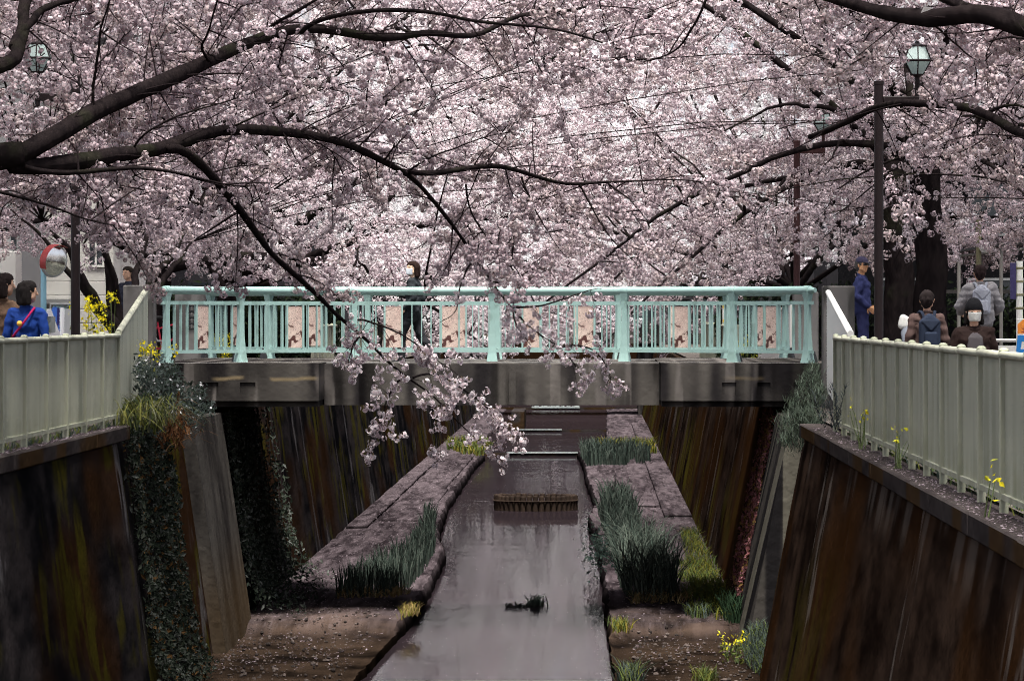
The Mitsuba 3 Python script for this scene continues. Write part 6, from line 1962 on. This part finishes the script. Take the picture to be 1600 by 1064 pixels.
PI = math.pi
at, h = stand(645, 411, 79.3, 4.05)
person('woman in a dark coat and white mask walking left across the bridge', at, PI / 2 - 0.25, h, (0.026, 0.030, 0.034), (0.02, 0.02, 0.024), (0.018, 0.009, 0.007),
       pose=dict(knl=(-0.08, 0.17, 0.49), anl=(-0.07, 0.17, 0.08), knr=(0.08, -0.10, 0.48), anr=(0.08, -0.34, 0.14), ell=(-0.225, -0.09, 1.08), wrl=(-0.20, 0.07, 0.92), elr=(0.225, -0.09, 1.08), wrr=(0.20, 0.07, 0.92)),
       coat_len=0.12, bulk=1.0, hair='bob', mask=(0.68, 0.74, 0.80), head_yaw=0.8, shoes=(0.02, 0.02, 0.022), skin=(0.72, 0.50, 0.36))
at, h = stand(42, 443, 56, 3.47)
person('woman in a bright blue coat with a magenta strap seen from behind', at, -0.25, h, (0.012, 0.040, 0.20), (0.03, 0.03, 0.04), (0.012, 0.010, 0.010), coat_len=0.2, bulk=0.84, hair='bob', head_yaw=-0.85, strap=(0.42, 0.02, 0.10))
at, h = stand(6, 431, 57.5, 3.47)
person('woman in a brown jacket with dark tied hair at the left edge', at, -0.6, h, (0.12, 0.075, 0.05), (0.03, 0.03, 0.035), (0.015, 0.010, 0.010), coat_len=0.05, bulk=0.86, hair='bob', head_yaw=-0.55, skin=(0.48, 0.30, 0.22))
at, h = stand(200, 419, 84, 4.04)
person('person in a dark coat half hidden behind the near left bridge pillar', at, 2.4, h, (0.02, 0.022, 0.035), (0.02, 0.02, 0.02), (0.02, 0.015, 0.012), coat_len=0.1)
at, h = stand(1347, 405, 77.5, 4.04)
person('man in a navy work suit, cap and sunglasses beside the right pillar', at, -PI / 2 - 0.15, h, (0.030, 0.036, 0.105), (0.030, 0.034, 0.095), (0.10, 0.09, 0.085), hat='cap', hair='short', head_yaw=-0.60, bulk=1.12, skin=(0.62, 0.33, 0.18),
       pose=dict(ell=(-0.25, -0.07, 1.08), wrl=(-0.17, 0.10, 0.92), elr=(0.25, -0.07, 1.08), wrr=(0.17, 0.10, 0.92)))
at, h = stand(1522, 475, 50, 3.46)
person('person in a black knitted hat and white mask facing the viewer', at, PI + 0.06, h, (0.030, 0.018, 0.016), (0.03, 0.03, 0.03), (0.012, 0.01, 0.01), hat='beanie', mask=(0.60, 0.60, 0.57), shirt=(0.10, 0.09, 0.095), hair='bob', bulk=1.12, skin=(0.58, 0.36, 0.26))
at, h = stand(1448, 457, 62, 3.47)
person('walker in a brown coat carrying a navy backpack seen from behind', at, 0.12, h, (0.085, 0.055, 0.050), (0.03, 0.03, 0.035), (0.018, 0.013, 0.013), coat_len=0.15, hair='short', head_yaw=-0.25, pack=((0.022, 0.030, 0.052), 'navy blue backpack on the walker in a brown coat'))
at, h = stand(1531, 415, 78, 3.86)
bk = 3.68
person('cyclist in a pale grey padded jacket riding away from the viewer', (at[0], 78, at[2] - 0.02), 0.04, h / 1.0, (0.27, 0.26, 0.27), (0.17, 0.175, 0.18), (0.020, 0.012, 0.012), coat_style='puffer', bulk=1.25, hair='short',
       pose=dict(ell=(-0.30, 0.02, 1.06), wrl=(-0.25, 0.26, 0.98), elr=(0.30, 0.02, 1.06), wrr=(0.25, 0.26, 0.98), hil=(-0.085, 0, 0.84), hir=(0.085, 0, 0.84), knl=(-0.12, 0.30, 0.62), knr=(0.12, 0.26, 0.46), anl=(-0.10, 0.16, 0.28), anr=(0.10, 0.06, 0.14)),
       pack=((0.40, 0.42, 0.48), 'pale grey backpack on the cyclist in a padded jacket'), shoes=(0.6, 0.6, 0.62))
bicycle('grey bicycle ridden by the cyclist in the pale padded jacket', (at[0] + 0.0, 78.25, at[2] - 0.02), PI / 2 + 0.04, (0.12, 0.12, 0.13))
